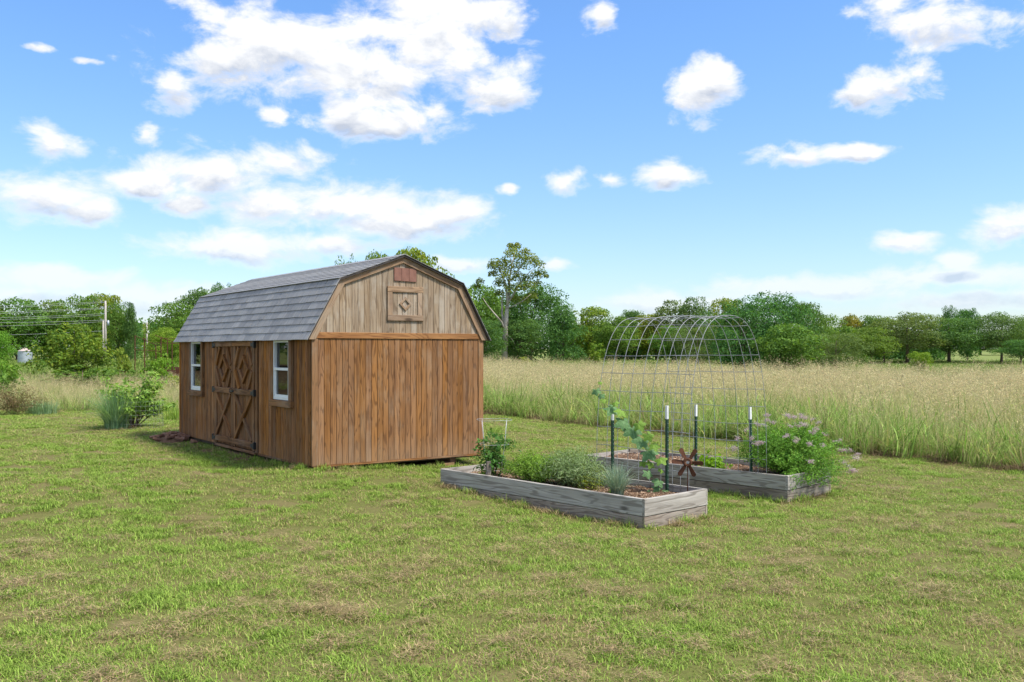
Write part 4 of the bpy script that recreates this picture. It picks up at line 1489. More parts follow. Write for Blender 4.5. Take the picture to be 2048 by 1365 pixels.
# ------------------------------------------------------------------ trees
def tree_proto(kind, seed, mat, n_leaves, leaf, clumps=46, shape='round', base=0.16, bark='bark', sparse=1.0):
    """unit-size tree: height 1, crown about 0.5 radius; returns crown mesh and trunk mesh"""
    clumps = int(clumps * 1.5); n_leaves = int(n_leaves * 1.55)
    rng = np.random.default_rng(seed)
    cl = []
    tries = 0
    while len(cl) < clumps and tries < 20000:
        tries += 1
        u = rng.uniform(-1, 1, 3)
        if (u ** 2).sum() > 1: continue
        r = math.sqrt((u ** 2).sum())
        if r < 0.45 and rng.uniform() < 0.5: continue
        z = base + (1 - base) * (u[2] * 0.5 + 0.5)
        rad = 1.0
        if shape == 'oval': rad = 0.85
        if shape == 'cone': rad = 1.1 - 0.85 * (z - base) / (1 - base)
        if shape == 'vase': rad = 0.65 + 0.5 * (z - base)
        if shape == 'spread' and z < base + .1: continue
        lump = 0.62 + 0.68 * rng.uniform()
        cl.append((u[0] * 0.5 * rad * lump, u[1] * 0.5 * rad * lump, min(z, 0.90), rng.uniform(0.10, 0.19)))
    # a few sprays poking out of the outline
    for k in range(int(clumps * 0.2)):
        a = rng.uniform(0, 6.28); z = rng.uniform(0.35, 1.0)
        rr = 0.52 * math.sqrt(max(0.02, 1 - ((z - 0.55) / 0.5) ** 2)) * (0.8 if shape != 'cone' else 1 - 0.8 * z)
        cl.append((math.cos(a) * rr, math.sin(a) * rr, z, rng.uniform(0.05, 0.085)))
    cl = np.array(cl)
    wts = cl[:, 3] ** 1.7; wts /= wts.sum()
    own = rng.choice(len(cl), n_leaves, p=wts)
    dirs = rng.normal(size=(n_leaves, 3)); dirs /= np.linalg.norm(dirs, axis=1, keepdims=True)
    flip = (dirs[:, 2] < -0.2) & (rng.uniform(size=n_leaves) < 0.65)
    dirs[flip, 2] *= -1
    rad = cl[own, 3] * rng.uniform(0.45, 1.12, n_leaves) ** 0.5
    C = cl[own, :3] + dirs * rad[:, None] * np.array([1.15, 1.15, 0.72])
    C[:, 2] = np.clip(C[:, 2], 0.015, None)
    if sparse < 1:
        keep = fbm(C[:, 0] * 9 + C[:, 1] * 7, C[:, 2] * 9, seed) > (1 - sparse) * 0.75
        C, dirs = C[keep], dirs[keep]
    Nn = dirs * 0.75 + rng.normal(size=dirs.shape) * 0.5 + np.array([0, 0, 0.35])
    V, Fq = leaf_arrays(C, Nn, leaf * rng.uniform(.6, 1.3, len(C)), leaf * 0.62 * rng.uniform(.6, 1.3, len(C)), rng, 0.12)
    crown = np_mesh('crown', V, Fq, mat)
    m = MB()
    m.tube([(0, 0, -0.02), (0.004, 0.003, base * 0.6 + 0.05), (-0.006, 0.004, 0.45), (0.004, -0.004, 0.8)], [0.028, 0.021, 0.013, 0.003], 7)
    for k in range(min(16, clumps // 2)):
        c = cl[rng.integers(len(cl))]
        z0 = rng.uniform(base + 0.02, 0.55)
        m.tube([(0, 0, z0), (c[0] * .5, c[1] * .5, z0 + (c[2] - z0) * .45), tuple(c[:3])], 0.0085, 4, r2=0.002, cap=False)
    trunk = m.mesh('trunk', MT[bark], True)
    return crown, trunk


PR = {
    'mid': tree_proto('mid', 1, MT['leaf_mid'], 5200, 0.042),
    'mid2': tree_proto('mid2', 2, MT['leaf_mid'], 5000, 0.042, 40, 'oval', 0.10),
    'dark': tree_proto('dark', 3, MT['leaf_dark'], 9000, 0.030, 60, 'round', 0.04),
    'dark2': tree_proto('dark2', 4, MT['leaf_dark'], 7000, 0.034, 50, 'oval', 0.05),
    'yel': tree_proto('yel', 5, MT['leaf_yellow'], 4600, 0.044, 40, 'round', 0.12),
    'cedar': tree_proto('cedar', 6, MT['leaf_olive'], 8500, 0.028, 50, 'round', 0.02),
    'cone': tree_proto('cone', 7, MT['leaf_dark'], 5600, 0.036, 50, 'cone', 0.02),
    'olive': tree_proto('olive', 8, MT['leaf_olive'], 3600, 0.04, 36, 'vase', 0.18, sparse=0.8),
    'gold': tree_proto('gold', 9, MT['leaf_gold'], 4200, 0.044, 38, 'oval', 0.1),
    'spread': tree_proto('spread', 10, MT['leaf_dark'], 9500, 0.028, 60, 'spread', 0.17),
    'spread2': tree_proto('spread2', 12, MT['leaf_olive'], 9500, 0.026, 50, 'spread', 0.2),
    'vine': tree_proto('vine', 13, MT['leaf_mid'], 6500, 0.034, 60, 'oval', 0.0),
    'bright': tree_proto('bright', 14, MT['leaf_bright'], 3600, 0.05, 40, 'round', 0.0),
    'airy': tree_proto('airy', 15, MT['leaf_yellow'], 3000, 0.04, 30, 'oval', 0.2, sparse=0.75),
    'small': tree_proto('small', 17, MT['leaf_bright'], 700, 0.10, 22, 'round', 0.0),
    'small2': tree_proto('small2', 18, MT['leaf_mid'], 700, 0.10, 22, 'round', 0.0),
    'smally': tree_proto('smally', 19, MT['leaf_yellow'], 420, 0.12, 16, 'oval', 0.0),
    'bigbush': tree_proto('bigbush', 23, MT['leaf_bush'], 3800, 0.05, 34, 'oval', 0.0),
    'midlush': tree_proto('midlush', 16, MT['leaf_bright'], 6000, 0.036, 50, 'round', 0.03),
}
ROT = random.Random(99)
_first = {}


def tree(kind, px, d, top, wpx, label, group='trees of the far wood', name='tree', cat='tree', depth_f=1.0):
    x = px_x(px, d)
    z = gz(x, d)
    H = CAM_H + (HY - top) / F_PX * d - z
    wid = wpx / F_PX * d
    e = empty(name, (x, d, z - 0.05), ROT.uniform(0, 6.28), label, cat, group)
    e.scale = (wid, wid * depth_f, H)
    crown, trunk = PR[kind]
    link('crown', crown, e)
    link('trunk', trunk, e)
    return e


GL = 'trees of the wood behind the left meadow'
GB = 'trees rising behind the shed'
GC = 'trees along the far edge of the tall grass field'
GR = 'trees at the right end of the field edge'
for a in [
    ('mid', 35, 112, 598, 130, 'broad green tree of the left wood, behind the grain bin', GL),
    ('mid2', 112, 116, 602, 100, 'rounded green tree between the grain bin and the utility pole, behind power lines', GL),
    ('mid', 163, 114, 592, 100, 'tall green tree just left of the utility pole', GL),
    ('yel', 204, 118, 588, 90, 'yellowish green tree directly behind the utility pole', GL),
    ('vine', 238, 110, 602, 62, 'vine covered tree just right of the utility pole', GL),
    ('cone', 262, 109, 606, 34, 'narrow dark tree at the right end of the left wood, beside the sky gap', GL),
    ('midlush', 2, 84, 660, 54, 'low light green tree at the left edge in front of the wood', GL),
    ('yel', 292, 158, 646, 52, 'small pale tree far off in the gap left of the shed', GL),
    ('mid', 350, 96, 606, 100, 'bushy tree between the sky gap and the shed roof', GL),
    ('dark2', 400, 104, 580, 110, 'dense dark green tree partly hidden by the left end of shed roof', GL),
    ('midlush', 335, 80, 655, 80, 'low bright green tree just left of the shed wall', GL),
    ('dark', 445, 128, 568, 60, 'small dark crown peeping above the left part of shed roof', GB),
    ('airy', 695, 96, 510, 62, 'light green crown above the middle of shed roof', GB),
    ('yel', 752, 98, 505, 66, 'light green crown just left of the roof peak', GB),
    ('yel', 835, 94, 497, 120, 'broad yellow green crown right behind the roof peak', GB),
    ('airy', 908, 92, 540, 90, 'thin light green tree right of the roof peak beside the slope', GB),
    ('mid', 958, 112, 570, 110, 'green tree between the shed roof and the tall pale trunk', GC),
    ('dark', 1062, 116, 566, 140, 'big dense tree just right of the tall pale trunk', GC),
    ('dark2', 1040, 104, 640, 110, 'dark low tree at the foot of the tall pale trunk', GC),
    ('cone', 1126, 102, 612, 104, 'dark cedar with broad skirt right of the tall pale trunk', GC),
    ('dark2', 968, 100, 640, 90, 'dark shrubby tree close to the shed corner', GC),
    ('yel', 1180, 116, 614, 96, 'yellow green tree left of the wire arch', GC),
    ('mid', 1232, 108, 634, 84, 'green tree behind the left foot of wire arch', GC),
    ('dark2', 1262, 124, 622, 70, 'dark rounded tree top over the left curve of the arch', GC),
    ('yel', 1312, 120, 628, 96, 'pale yellow green tree seen through the left half of the arch', GC),
    ('olive', 1352, 118, 600, 90, 'thin olive tree rising above the arch crown', GC),
    ('olive', 1392, 116, 594, 70, 'twiggy olive tree above the right part of arch', GC),
    ('mid2', 1345, 104, 652, 90, 'green tree in the middle of the arch opening', GC),
    ('cedar', 1395, 100, 650, 100, 'olive green bushy tree inside the right half of the arch', GC),
    ('yel', 1448, 112, 597, 80, 'bright topped tree just above the right shoulder of arch', GC),
    ('dark', 1488, 66, 600, 150, 'large dark tree behind the right leg of the wire arch', GC),
    ('dark', 1550, 68, 586, 130, 'tallest dark tree right of the wire arch', GC),
    ('dark2', 1605, 76, 606, 100, 'dark tree on the right shoulder of the tallest tree group', GC),
    ('mid2', 1578, 60, 648, 130, 'mid green bush tree in front of the tallest dark tree', GC),
    ('mid', 1652, 92, 630, 90, 'soft green tree between tall group and yellow topped tree', GC),
    ('cedar', 1672, 72, 664, 112, 'rounded olive cedar standing in the brown grass edge', GC),
    ('gold', 1704, 112, 628, 60, 'tree with yellow turning top among the green ones', GC),
    ('mid2', 1742, 110, 632, 70, 'light green tree just right of the yellow topped tree', GR),
    ('mid', 1742, 98, 655, 90, 'low green tree in front of the light green tree right of the yellow top', GR),
    ('spread2', 1815, 104, 628, 160, 'wide rounded olive green tree behind the bright round bush', GR),
    ('mid', 1768, 108, 636, 80, 'green tree on the left flank of the wide olive tree', GR),
    ('spread', 1898, 106, 634, 150, 'broad dark tree with clear trunk right of the bright round bush', GR),
    ('dark2', 1935, 114, 619, 66, 'dark upright crown rising behind the broad dark tree', GR),
    ('dark', 1895, 118, 612, 34, 'slim dark tip sticking out above the broad dark tree', GR),
    ('spread2', 2003, 104, 627, 116, 'spreading tree with bare leaning trunk near the right edge', GR),
    ('spread', 2042, 98, 678, 84, 'small low tree with visible trunk at the right edge', GR),
    ('mid', 1960, 190, 672, 120, 'distant tree seen in the gap under the broad dark tree and leaning tree', GR),
    ('dark2', 2040, 185, 668, 110, 'distant dark tree behind the small low tree at right edge', GR),
    ('mid', 2085, 108, 630, 110, 'green tree cut by the right edge of the picture', GR),
    ('dark', -1010, 55, 480, 420, 'big green tree left of the picture, mirrored in the shed windows', GL),
    ('mid', -1250, 58, 500, 420, 'second green tree left of the picture, mirrored in shed windows', GL),
    ('mid2', -800, 62, 500, 380, 'tall green tree left of the picture, nearer the bin, mirrored in windows', GL),
    ('mid', -30, 110, 600, 110, 'green tree cut by the left edge of the picture', GL),
]:
    tree(*a)

# bushes
for a in [
    ('bigbush', 147, 45, 646, 136, 'big yellow green bush in the meadow in front of the utility pole', 'meadow shrubs', 'bush', 'bush'),
    ('small2', 165, 43.5, 728, 130, 'dark spreading skirt of brush under the big yellow green bush', 'meadow shrubs', 'bush', 'bush'),
    ('small', -2, 36, 706, 66, 'leafy green bush at the left edge below the grain bin', 'meadow shrubs', 'bush', 'bush'),
    ('small2', -14, 34, 732, 80, 'green bush cut by the left edge above the dry brush', 'meadow shrubs', 'bush', 'bush'),
    ('smally', 245, 50, 690, 34, 'small yellow green sapling left of the pipe pen', 'meadow shrubs', 'bush', 'bush'),
    ('small2', 262, 46, 738, 44, 'low green weed bush behind the caged shrub', 'meadow shrubs', 'bush', 'bush'),
    ('small', 318, 44, 702, 54, 'light green sapling between caged shrub and shed', 'meadow shrubs', 'bush', 'bush'),
    ('smally', 345, 40, 748, 60, 'pale weedy bush beside the shed wall', 'meadow shrubs', 'bush', 'bush'),
    ('small2', 195, 42, 735, 60, 'low dark green bush at the right foot of the big bush', 'meadow shrubs', 'bush', 'bush'),
    ('bright', 1840, 66, 703, 50, 'bright lime green round bush standing in the field edge', 'field edge bushes', 'bush', 'bush'),
    ('smally', 1192, 98, 684, 34, 'small yellow leaved shrub left of the arch foot', 'field edge bushes', 'bush', 'bush'),
    ('smally', 1050, 92, 712, 30, 'low yellow green shrub right of the pale trunk foot', 'field edge bushes', 'bush', 'bush'),
    ('small2', 1725, 96, 706, 24, 'small pale shrub at the foot of the yellow topped tree', 'field edge bushes', 'bush', 'bush'),
]:
    tree(*a[:6], group=a[6], name=a[7], cat=a[8])


# the tall bare-trunked tree
def build_tall_tree():
    d = 103.0
    x = px_x(1010, d); z = gz(x, d)
    u = d / F_PX                      # metres per photo pixel there
    e = empty('tree', (x, d, z), 0, 'tall thin tree with pale bare trunk and open crown', 'tree', GC)
    q = lambda px, py, dy=0.0: ((px - 1010) * u, dy, (728 - py) * u)
    m = MB()
    m.tube([q(1008, 732), q(1009, 700), q(1011, 665), q(1013, 630), q(1015, 610, .2), q(1018, 585, .4), q(1019, 560, .3), q(1024, 530, .1), q(1030, 505)], [0.42, 0.33, 0.26, 0.22, 0.17, 0.13, 0.09, 0.06, 0.02], 9)
    for pts, r0, r1 in [
        ([q(1009, 662), q(1003, 645, -.5), q(988, 628, -1), q(975, 612, -1.2), q(966, 598, -1.2)], .13, .03),
        ([q(1010, 655), q(1004, 630, .3), q(1004, 600, .6), q(1008, 585, .7)], .15, .05),
        ([q(1015, 612), q(1013, 590), q(1012, 570, -.3), q(1002, 545, -.6), q(992, 530, -.8)], .12, .02),
        ([q(1016, 606), q(1028, 588, .2), q(1040, 568, .5), q(1056, 548, .6), q(1070, 535, .4)], .12, .02),
        ([q(1014, 618), q(1030, 612, -.3), q(1048, 602, -.7), q(1062, 590, -.8)], .09, .02),
        ([q(1019, 565), q(1034, 545, .8), q(1048, 522, 1.0), q(1060, 512, .9)], .07, .02),
        ([q(1019, 570), q(1010, 550, 1.), q(998, 535, 1.2), q(986, 525, 1.3)], .07, .02),
        ([q(1012, 668), q(1024, 680, -.6), q(1030, 690, -.9)], .05, .015),
        ([q(1024, 535), q(1020, 515), q(1018, 498)], .05, .015),
    ]:
        m.tube(pts, r0, 6, r2=r1)
    m.build('trunk', MT['palebark'], e, True)
    rng = np.random.default_rng(31)
    spots = [(1028, 500, 13), (1022, 515, 15), (1040, 518, 14), (1045, 535, 17), (1060, 525, 15), (1075, 535, 14), (1083, 550, 11), (1070, 555, 13), (1020, 540, 17), (1000, 545, 15), (990, 532, 12), (983, 538, 9),
             (1010, 560, 16), (1032, 560, 15), (1050, 562, 13), (1008, 530, 12), (1000, 570, 13), (1042, 580, 13), (1020, 582, 14), (1060, 578, 12), (1074, 570, 9), (985, 552, 9), (1052, 508, 9), (1035, 492, 7),
             (1020, 493, 6), (960, 566, 8), (955, 575, 6), (1064, 596, 11), (1050, 604, 10), (998, 590, 10), (1030, 604, 12), (1092, 556, 5)]
    P, Nn = [], []
    for px, py, r in spots:
        n = int(15 * r)
        c = np.array(q(px, py, rng.uniform(-1.1, 1.1)))
        dr = rng.normal(size=(n, 3)); dr /= np.linalg.norm(dr, axis=1, keepdims=True)
        dr[dr[:, 2] < -.3, 2] *= -1
        P.append(c + dr * r * u * 1.1 * (rng.uniform(.1, 1.25, n) ** .5)[:, None] * np.array([1.0, 1.0, 1.0]))
        Nn.append(dr * .6 + rng.normal(size=(n, 3)) * .6 + np.array([0, 0, .4]))
    P = np.concatenate(P); Nn = np.concatenate(Nn)
    V, Fq = leaf_arrays(P, Nn, rng.uniform(.15, .30, len(P)), rng.uniform(.10, .20, len(P)), rng, .1)
    link('crown', np_mesh('crown', V, Fq, MT['leaf_top']), e)


MT['leaf_top'] = foliage('leaf_tall_tree', ((0.0975, 0.1725, 0.042), (0.225, 0.2925, 0.0525), (0.3, 0.315, 0.075)), scale=0.35)
build_tall_tree()


# dark undergrowth filling the wood behind the single trees
def build_undergrowth():
    rng = np.random.default_rng(77)
    P = []
    def band(px0, px1, d, top, n):
        px = rng.uniform(px0, px1, n); dd = d + rng.uniform(-3, 5, n)
        x = px_x(px, dd); z0 = ground(x, dd)
        h = (CAM_H + (HY - top) / F_PX * dd - z0) * (0.75 + 0.5 * fbm(x * .35, dd * .2, 9))
        P.append(np.stack([x, dd, z0 + h * rng.uniform(0, 1, n) ** .8], 1))
    band(-80, 285, 122, 640, 14400)
    band(300, 480, 112, 650, 8000)
    band(600, 1000, 125, 600, 11200)
    band(930, 1120, 121, 600, 6000); band(1100, 1300, 124, 655, 15200)
    band(1250, 1480, 128, 655, 10400)
    band(1440, 1700, 100, 660, 10400)
    band(1680, 1890, 130, 675, 12000)
    P = np.concatenate(P)
    n = len(P)
    V, Fq = leaf_arrays(P, rng.normal(size=(n, 3)) + np.array([0, -.4, .5]), rng.uniform(.22, .45, n), rng.uniform(.14, .28, n), rng, .1)
    o = link('undergrowth', np_mesh('undergrowth', V, Fq, MT['leaf_dark']))
    tag(o, 'dark leafy undergrowth filling the wood along the horizon', None, kind='stuff')


build_undergrowth()


# ------------------------------------------------------------------ left meadow: pole, wires, bin, pens, caged shrub, bricks
def pole(px, d, top, r, label, arms=True):
    x = px_x(px, d); z = gz(x, d)
    H = CAM_H + (HY - top) / F_PX * d - z
    e = empty('utility_pole', (x, d, z), 0, label, 'utility pole')
    b = MB(); b.tube([(-H / 2 - .3, 0, 0), (H / 2, 0, 0)], r * 1.15, 10, r2=r * .85)
    o = b.build('shaft', MT['pole'], e, True)
    o.matrix_basis = Matrix.Translation((0, 0, H / 2)) @ Matrix.Rotation(R(-90), 4, 'Y')
    return e, Vector((x, d, z)), H


e, pp, PH = pole(211, 106, 602, 0.115, 'tall pale wooden utility pole rising from the left meadow')
ua = 106 / F_PX
for k, py in enumerate((605, 616, 628, 641)):
    z = CAM_H + (HY - py) / F_PX * 106 - pp.z
    MB().box((-0.28, 0, z), (0.5, 0.07, 0.06)).tube([(-0.5, 0, z), (-0.5, 0, z + 0.2)], 0.04, 6).build('bracket', MT['zinc'], e)
MB().tube([(0.3, 0, PH - 2.8), (0.3, 0, PH - 2.2)], 0.12, 8).build('transformer', MT['zinc'], e, True)
pole(206.5, 108, 640, 0.10, 'shorter brown pole standing close behind the tall utility pole')
pole(294, 140, 645, 0.13, 'distant thin utility pole in the gap left of the shed')
wl = empty('power_lines', pp, 0, 'power cables running left from the tall utility pole', 'power lines')
for k, (py0, py1) in enumerate(((604, 609), (606, 616), (616, 621), (618, 626), (628, 632), (631, 637), (641, 638), (644, 650), (662, 668))):
    d0, d1 = 106, 96
    a = Vector((-0.4 if k < 8 else 0, 0, CAM_H + (HY - py0) / F_PX * d0 - pp.z))
    x1 = px_x(-260, d1) - pp.x
    b = Vector((x1, d1 - d0, CAM_H + (HY - (py1 + 4)) / F_PX * d1 - pp.z))
    pts = []
    for t in np.linspace(0, 1, 14):
        p = a.lerp(b, t); p.z -= 0.45 * 4 * t * (1 - t) * 0.5
        pts.append(p)
    MB().tube(pts, 0.011, 4).build('cable', MT['cable'], wl)


def build_bin():
    d = 100.0
    x = px_x(50, d); z = gz(x, d); u = d / F_PX
    e = empty('grain_bin', (x, d, z), 0, 'small round galvanised grain bin with conical roof in the left meadow', 'grain bin')
    r = 13 * u; h = CAM_H + (HY - 702) * u - z
    pr = []
    for i in range(19):
        pr.append((r + (0.018 if i % 2 else 0), -0.05 + (h + 0.05) * i / 18))
    MB().lathe(pr, 28).build('body', MT['zinc'], e, True)
    MB().lathe([(r + .06, h - .03), (r * .3, h + 4.3 * u), (r * .3, h + 5.2 * u), (0.01, h + 5.6 * u)], 28).build('roof', MT['zincroof'], e)


build_bin()


def build_pen():
    d = 62.0
    u = d / F_PX
    x0 = px_x(315, d); z = gz(x0, d)
    e = empty('pipe_pen', (x0, d, z), 0, 'old rusty pipe pen frame in the weeds left of the shed', 'pen')
    zz = lambda py: CAM_H + (HY - py) * u - z
    xx = lambda px: (px - 315) * u
    for px, top, dy in ((270, 672, 0), (275, 676, 1.2), (283, 690, 2.5), (296, 680, 3.5), (322, 675, 0), (331, 683, 1.2), (338, 688, 2.4), (350, 690, 3.5), (362, 690, 0)):
        MB().tube([(xx(px), dy, -0.1), (xx(px), dy, zz(top))], 0.035, 6).build('post', MT['rust'], e)
    for a, b, py0, py1, d0, d1 in ((270, 283, 672, 690, 0, 2.5), (270, 322, 700, 703, 0, 0), (310, 362, 686, 688, 0, 0), (322, 362, 677, 677, 0, 0), (310, 331, 671, 683, 0, 1.2)):
        MB().tube([(xx(a), d0, zz(py0)), (xx(b), d1, zz(py1))], 0.022, 6).build('rail', MT['rust'], e)
    t = MB().box((0, 0, 0.3), (2.2, 0.5, 0.45)).box((0, -0.2, 0.56), (2.3, 0.05, 0.05)).build('trough', MT['rust'])
    t.location = (px_x(352, 52), 52, gz(px_x(352, 52), 52) + .2)
    tag(t, 'low rusty brown trough showing beside the shed corner', 'trough')


build_pen()


def build_caged_shrub():
    d = 22.0
    x = px_x(268, d); z = gz(x, d)
    e = empty('shrub', (x, d, z), 0, 'leafy young shrub inside the wire cage left of the shed', 'shrub')
    rng = np.random.default_rng(8)
    P, Nn = [], []
    m = MB()
    for s in range(32):
        a = rng.uniform(0, 6.28); q = rng.uniform(.15, 1)
        top = np.array([math.cos(a) * .95 * q + 0.10, math.sin(a) * .7 * q, rng.uniform(.6, 1.55) * (1.05 - .35 * q)])
        m.tube([(math.cos(a) * .04, math.sin(a) * .04, 0), tuple(top * np.array([.45, .45, .6])), tuple(top)], 0.010, 5, r2=.004)
        for b in range(60):
            t = rng.uniform(.35, 1.02)
            p = top * np.array([t, t, t ** .8])
            az = rng.uniform(0, 6.28)
            P.append(p + np.array([math.cos(az), math.sin(az), 0.1]) * rng.uniform(.03, .16)); Nn.append(np.array([math.cos(az) * .6, math.sin(az) * .6, .9]) + rng.normal(size=3) * .4)
    P = np.array(P); Nn = np.array(Nn)
    V, Fq = leaf_arrays(P, Nn, rng.uniform(.10, .19, len(P)), rng.uniform(.035, .06, len(P)), rng, .2, droop=np.array([0, 0, -.7]))
    link('foliage', np_mesh('foliage', V, Fq, MT['leaf_bright2']), e)
    m.build('stems', MT['bark'], e)
    c = empty('wire_cage', (x + .02, d, z), 0, 'low wire mesh cage round the young shrub and blue green grass', 'plant cage')
    r = .62; hh = .62
    hor = MB(); ver = MB()
    for zz in np.arange(0.02, hh + .01, .10):
        hor.tube([(r * math.cos(a), r * math.sin(a), zz) for a in np.linspace(0, 2 * math.pi, 41)], .0013, 4)
    for a in np.linspace(0, 2 * math.pi, 38, endpoint=False):
        ver.tube([(r * math.cos(a), r * math.sin(a), 0), (r * math.cos(a), r * math.sin(a), hh)], .0013, 4)
    hor.build('ring_wires', MT['wire'], c); ver.build('upright_wires', MT['wire'], c)
    g = blade_tuft('ornamental_grass', (px_x(232, d - .4), d - .4, z), 620, 1.0, .95, .016, MT['blueblade2'], 'blue green arching grass clump at the left of the wire cage', 'grass tuft', 9, .25, 6, .6)
    # bristly dry brush at the left edge
    rngb = np.random.default_rng(19)
    for px, dd, lab, mt, hgt, n in ((28, 26.2, 'brownish dry brush clump at the left edge of lawn', 'leaf_brown', .75, 900), (82, 26.6, 'low pale green grass clump right of the dry brush', 'blueblade2', .45, 420), (355, 24.5, 'low weeds against the far end of the shed wall', 'leaf_bright2', .5, 260)):
        xx = px_x(px, dd)
        if mt == 'leaf_brown':
            mound('bush', (xx, dd, gz(xx, dd)), (.95, .7, hgt), n * 3, .07, MT[mt], lab, 'bush', seed=33, stems=120, leafw=.28)
        else:
            blade_tuft('grass_clump', (xx, dd, gz(xx, dd)), n, hgt, .4, .014, MT[mt], lab, 'grass tuft', 12, .4, 5, .6)


MT['leaf_bright2'] = foliage('shrub_leaf', ((0.1794, 0.3174, 0.069), (0.2622, 0.414, 0.0828), (0.3726, 0.5106, 0.1242)), scale=2.5)
MT['blueblade2'] = foliage('blue_green_blade', ((0.18, 0.30, 0.15), (0.25, 0.38, 0.19), (0.34, 0.44, 0.24)), scale=3, trans=.25)
build_caged_shrub()


def build_bricks():
    rr = random.Random(4)
    th = SH['th']
    c, s = math.cos(th), math.sin(th)

    def P(u, v):
        return SH['x'] + u * c - v * s, SH['y'] + u * s + v * c
    x, y = P(-0.30, 6.10)
    n = 18
    V = []; F = []
    m = MB()
    prof = [(0.95, -0.03), (0.7, 0.05), (0.4, 0.11), (0.0, 0.14)]
    m.lathe(prof, 18)
    o = m.build('dirt_mound', MT['dirt'], None, True)
    o.location = (x, y, gz(x, y)); o.scale = (.40, .62, .8); o.rotation_euler = (0, 0, th)
    tag(o, 'low heap of reddish dirt at the far corner of shed', 'dirt mound')
    bm = board_mesh('brick', .15, .075, .045, MT['brick'], .006)
    for k in range(48):
        u = -0.08 - abs(rr.gauss(0, .22)); v = 6.1 + rr.gauss(0, .34)
        bx, by = P(u, v)
        dist = math.hypot((u + .3) / .40, (v - 6.1) / .62)
        zb = gz(bx, by) + max(0, .11 * (1 - dist)) + rr.uniform(.0, .03)
        o = link('brick', bm)
        o.location = (bx, by, zb + .01); o.rotation_euler = (rr.uniform(-.35, .35), rr.uniform(-.35, .35), rr.uniform(0, 3.1))
        tag(o, 'loose red brick or brick piece in the heap at the far corner of shed', 'brick', 'loose bricks heaped at the shed corner')
    # bare earth under the doors
    for (u, v, su, sv, lab) in ((-0.1, 3.3, .75, 1.6, 'strip of bare earth below the shed doors'),):
        m = MB(); m.lathe([(1.0, -.02), (.8, .012), (.4, .02), (0, .022)], 24)
        o = m.build('bare_earth', MT['dirt'], None, True)
        bx, by = P(u + .15, v)
        o.location = (bx, by, gz(bx, by)); o.scale = (su * .8, sv, 1); o.rotation_euler = (0, 0, th)
        tag(o, lab, None, kind='stuff')


build_bricks()


# ------------------------------------------------------------------ grass
def inside_any(x, y):
    """under the shed or inside a bed"""
    bad = np.zeros(len(x), bool)
    for bx, by, th, w, l, pad in [(B1['x'], B1['y'], B1['th'], B1['w'], B1['l'], .02), (B2['x'], B2['y'], B2['th'], B2['w'], B2['l'], .02), (SH['x'], SH['y'], SH['th'], SH['W'], SH['L'], -.08)]:
        c, s = math.cos(th), math.sin(th)
        u = (x - bx) * c + (y - by) * s; v = -(x - bx) * s + (y - by) * c
        bad |= (u > -pad) & (u < w + pad) & (v > -pad) & (v < l + pad)
    return bad


def lawn_sources():
    src = []
    for k in range(8):
        rng = np.random.default_rng(100 + k)
        n = 150
        P = np.stack([rng.uniform(-.15, .15, n), rng.uniform(-.15, .15, n), np.zeros(n)], 1)
        if k >= 6: P[:, :2] = rng.normal(0, .075, (n, 2))
        h = rng.uniform(.018, .05, n) * (0.85 if k < 6 else 1.3)
        V, Fq = blade_arrays(P, rng.uniform(0, 6.28, n), h, h * rng.uniform(.3, 1.7, n), rng.uniform(.0035, .0075, n) * (1 if k < 6 else 1.3), 2, rng, .5)
        me = np_mesh('lawn_clump', V, Fq, MT['lawn'])
        float_attr(me, 'tint', np.repeat(rng.uniform(0, 1 if k < 6 else .35, n), len(V) // n))
        src.append(bpy.data.objects.new('c', me))
    for k in range(4):                                                   # dry clippings lying on top
        rng = np.random.default_rng(200 + k)
        n = 100
        px_, py_ = rng.normal(0, .085, n), rng.normal(0, .06, n)
        P = np.stack([px_, py_, rng.uniform(.01, .035, n) + .045 * np.exp(-(py_ / .05) ** 2) * rng.uniform(.2, 1, n)], 1)
        V, Fq = blade_arrays(P, rng.uniform(0, 6.28, n), rng.uniform(-.012, .02, n), rng.uniform(.04, .11, n), rng.uniform(.0035, .006, n), 2, rng, .2)
        me = np_mesh('clipping_clump', V, Fq, MT['straw'])
        float_attr(me, 'tint', np.repeat(rng.uniform(0, 1, n), len(V) // n))
        src.append(bpy.data.objects.new('c', me))
    return src


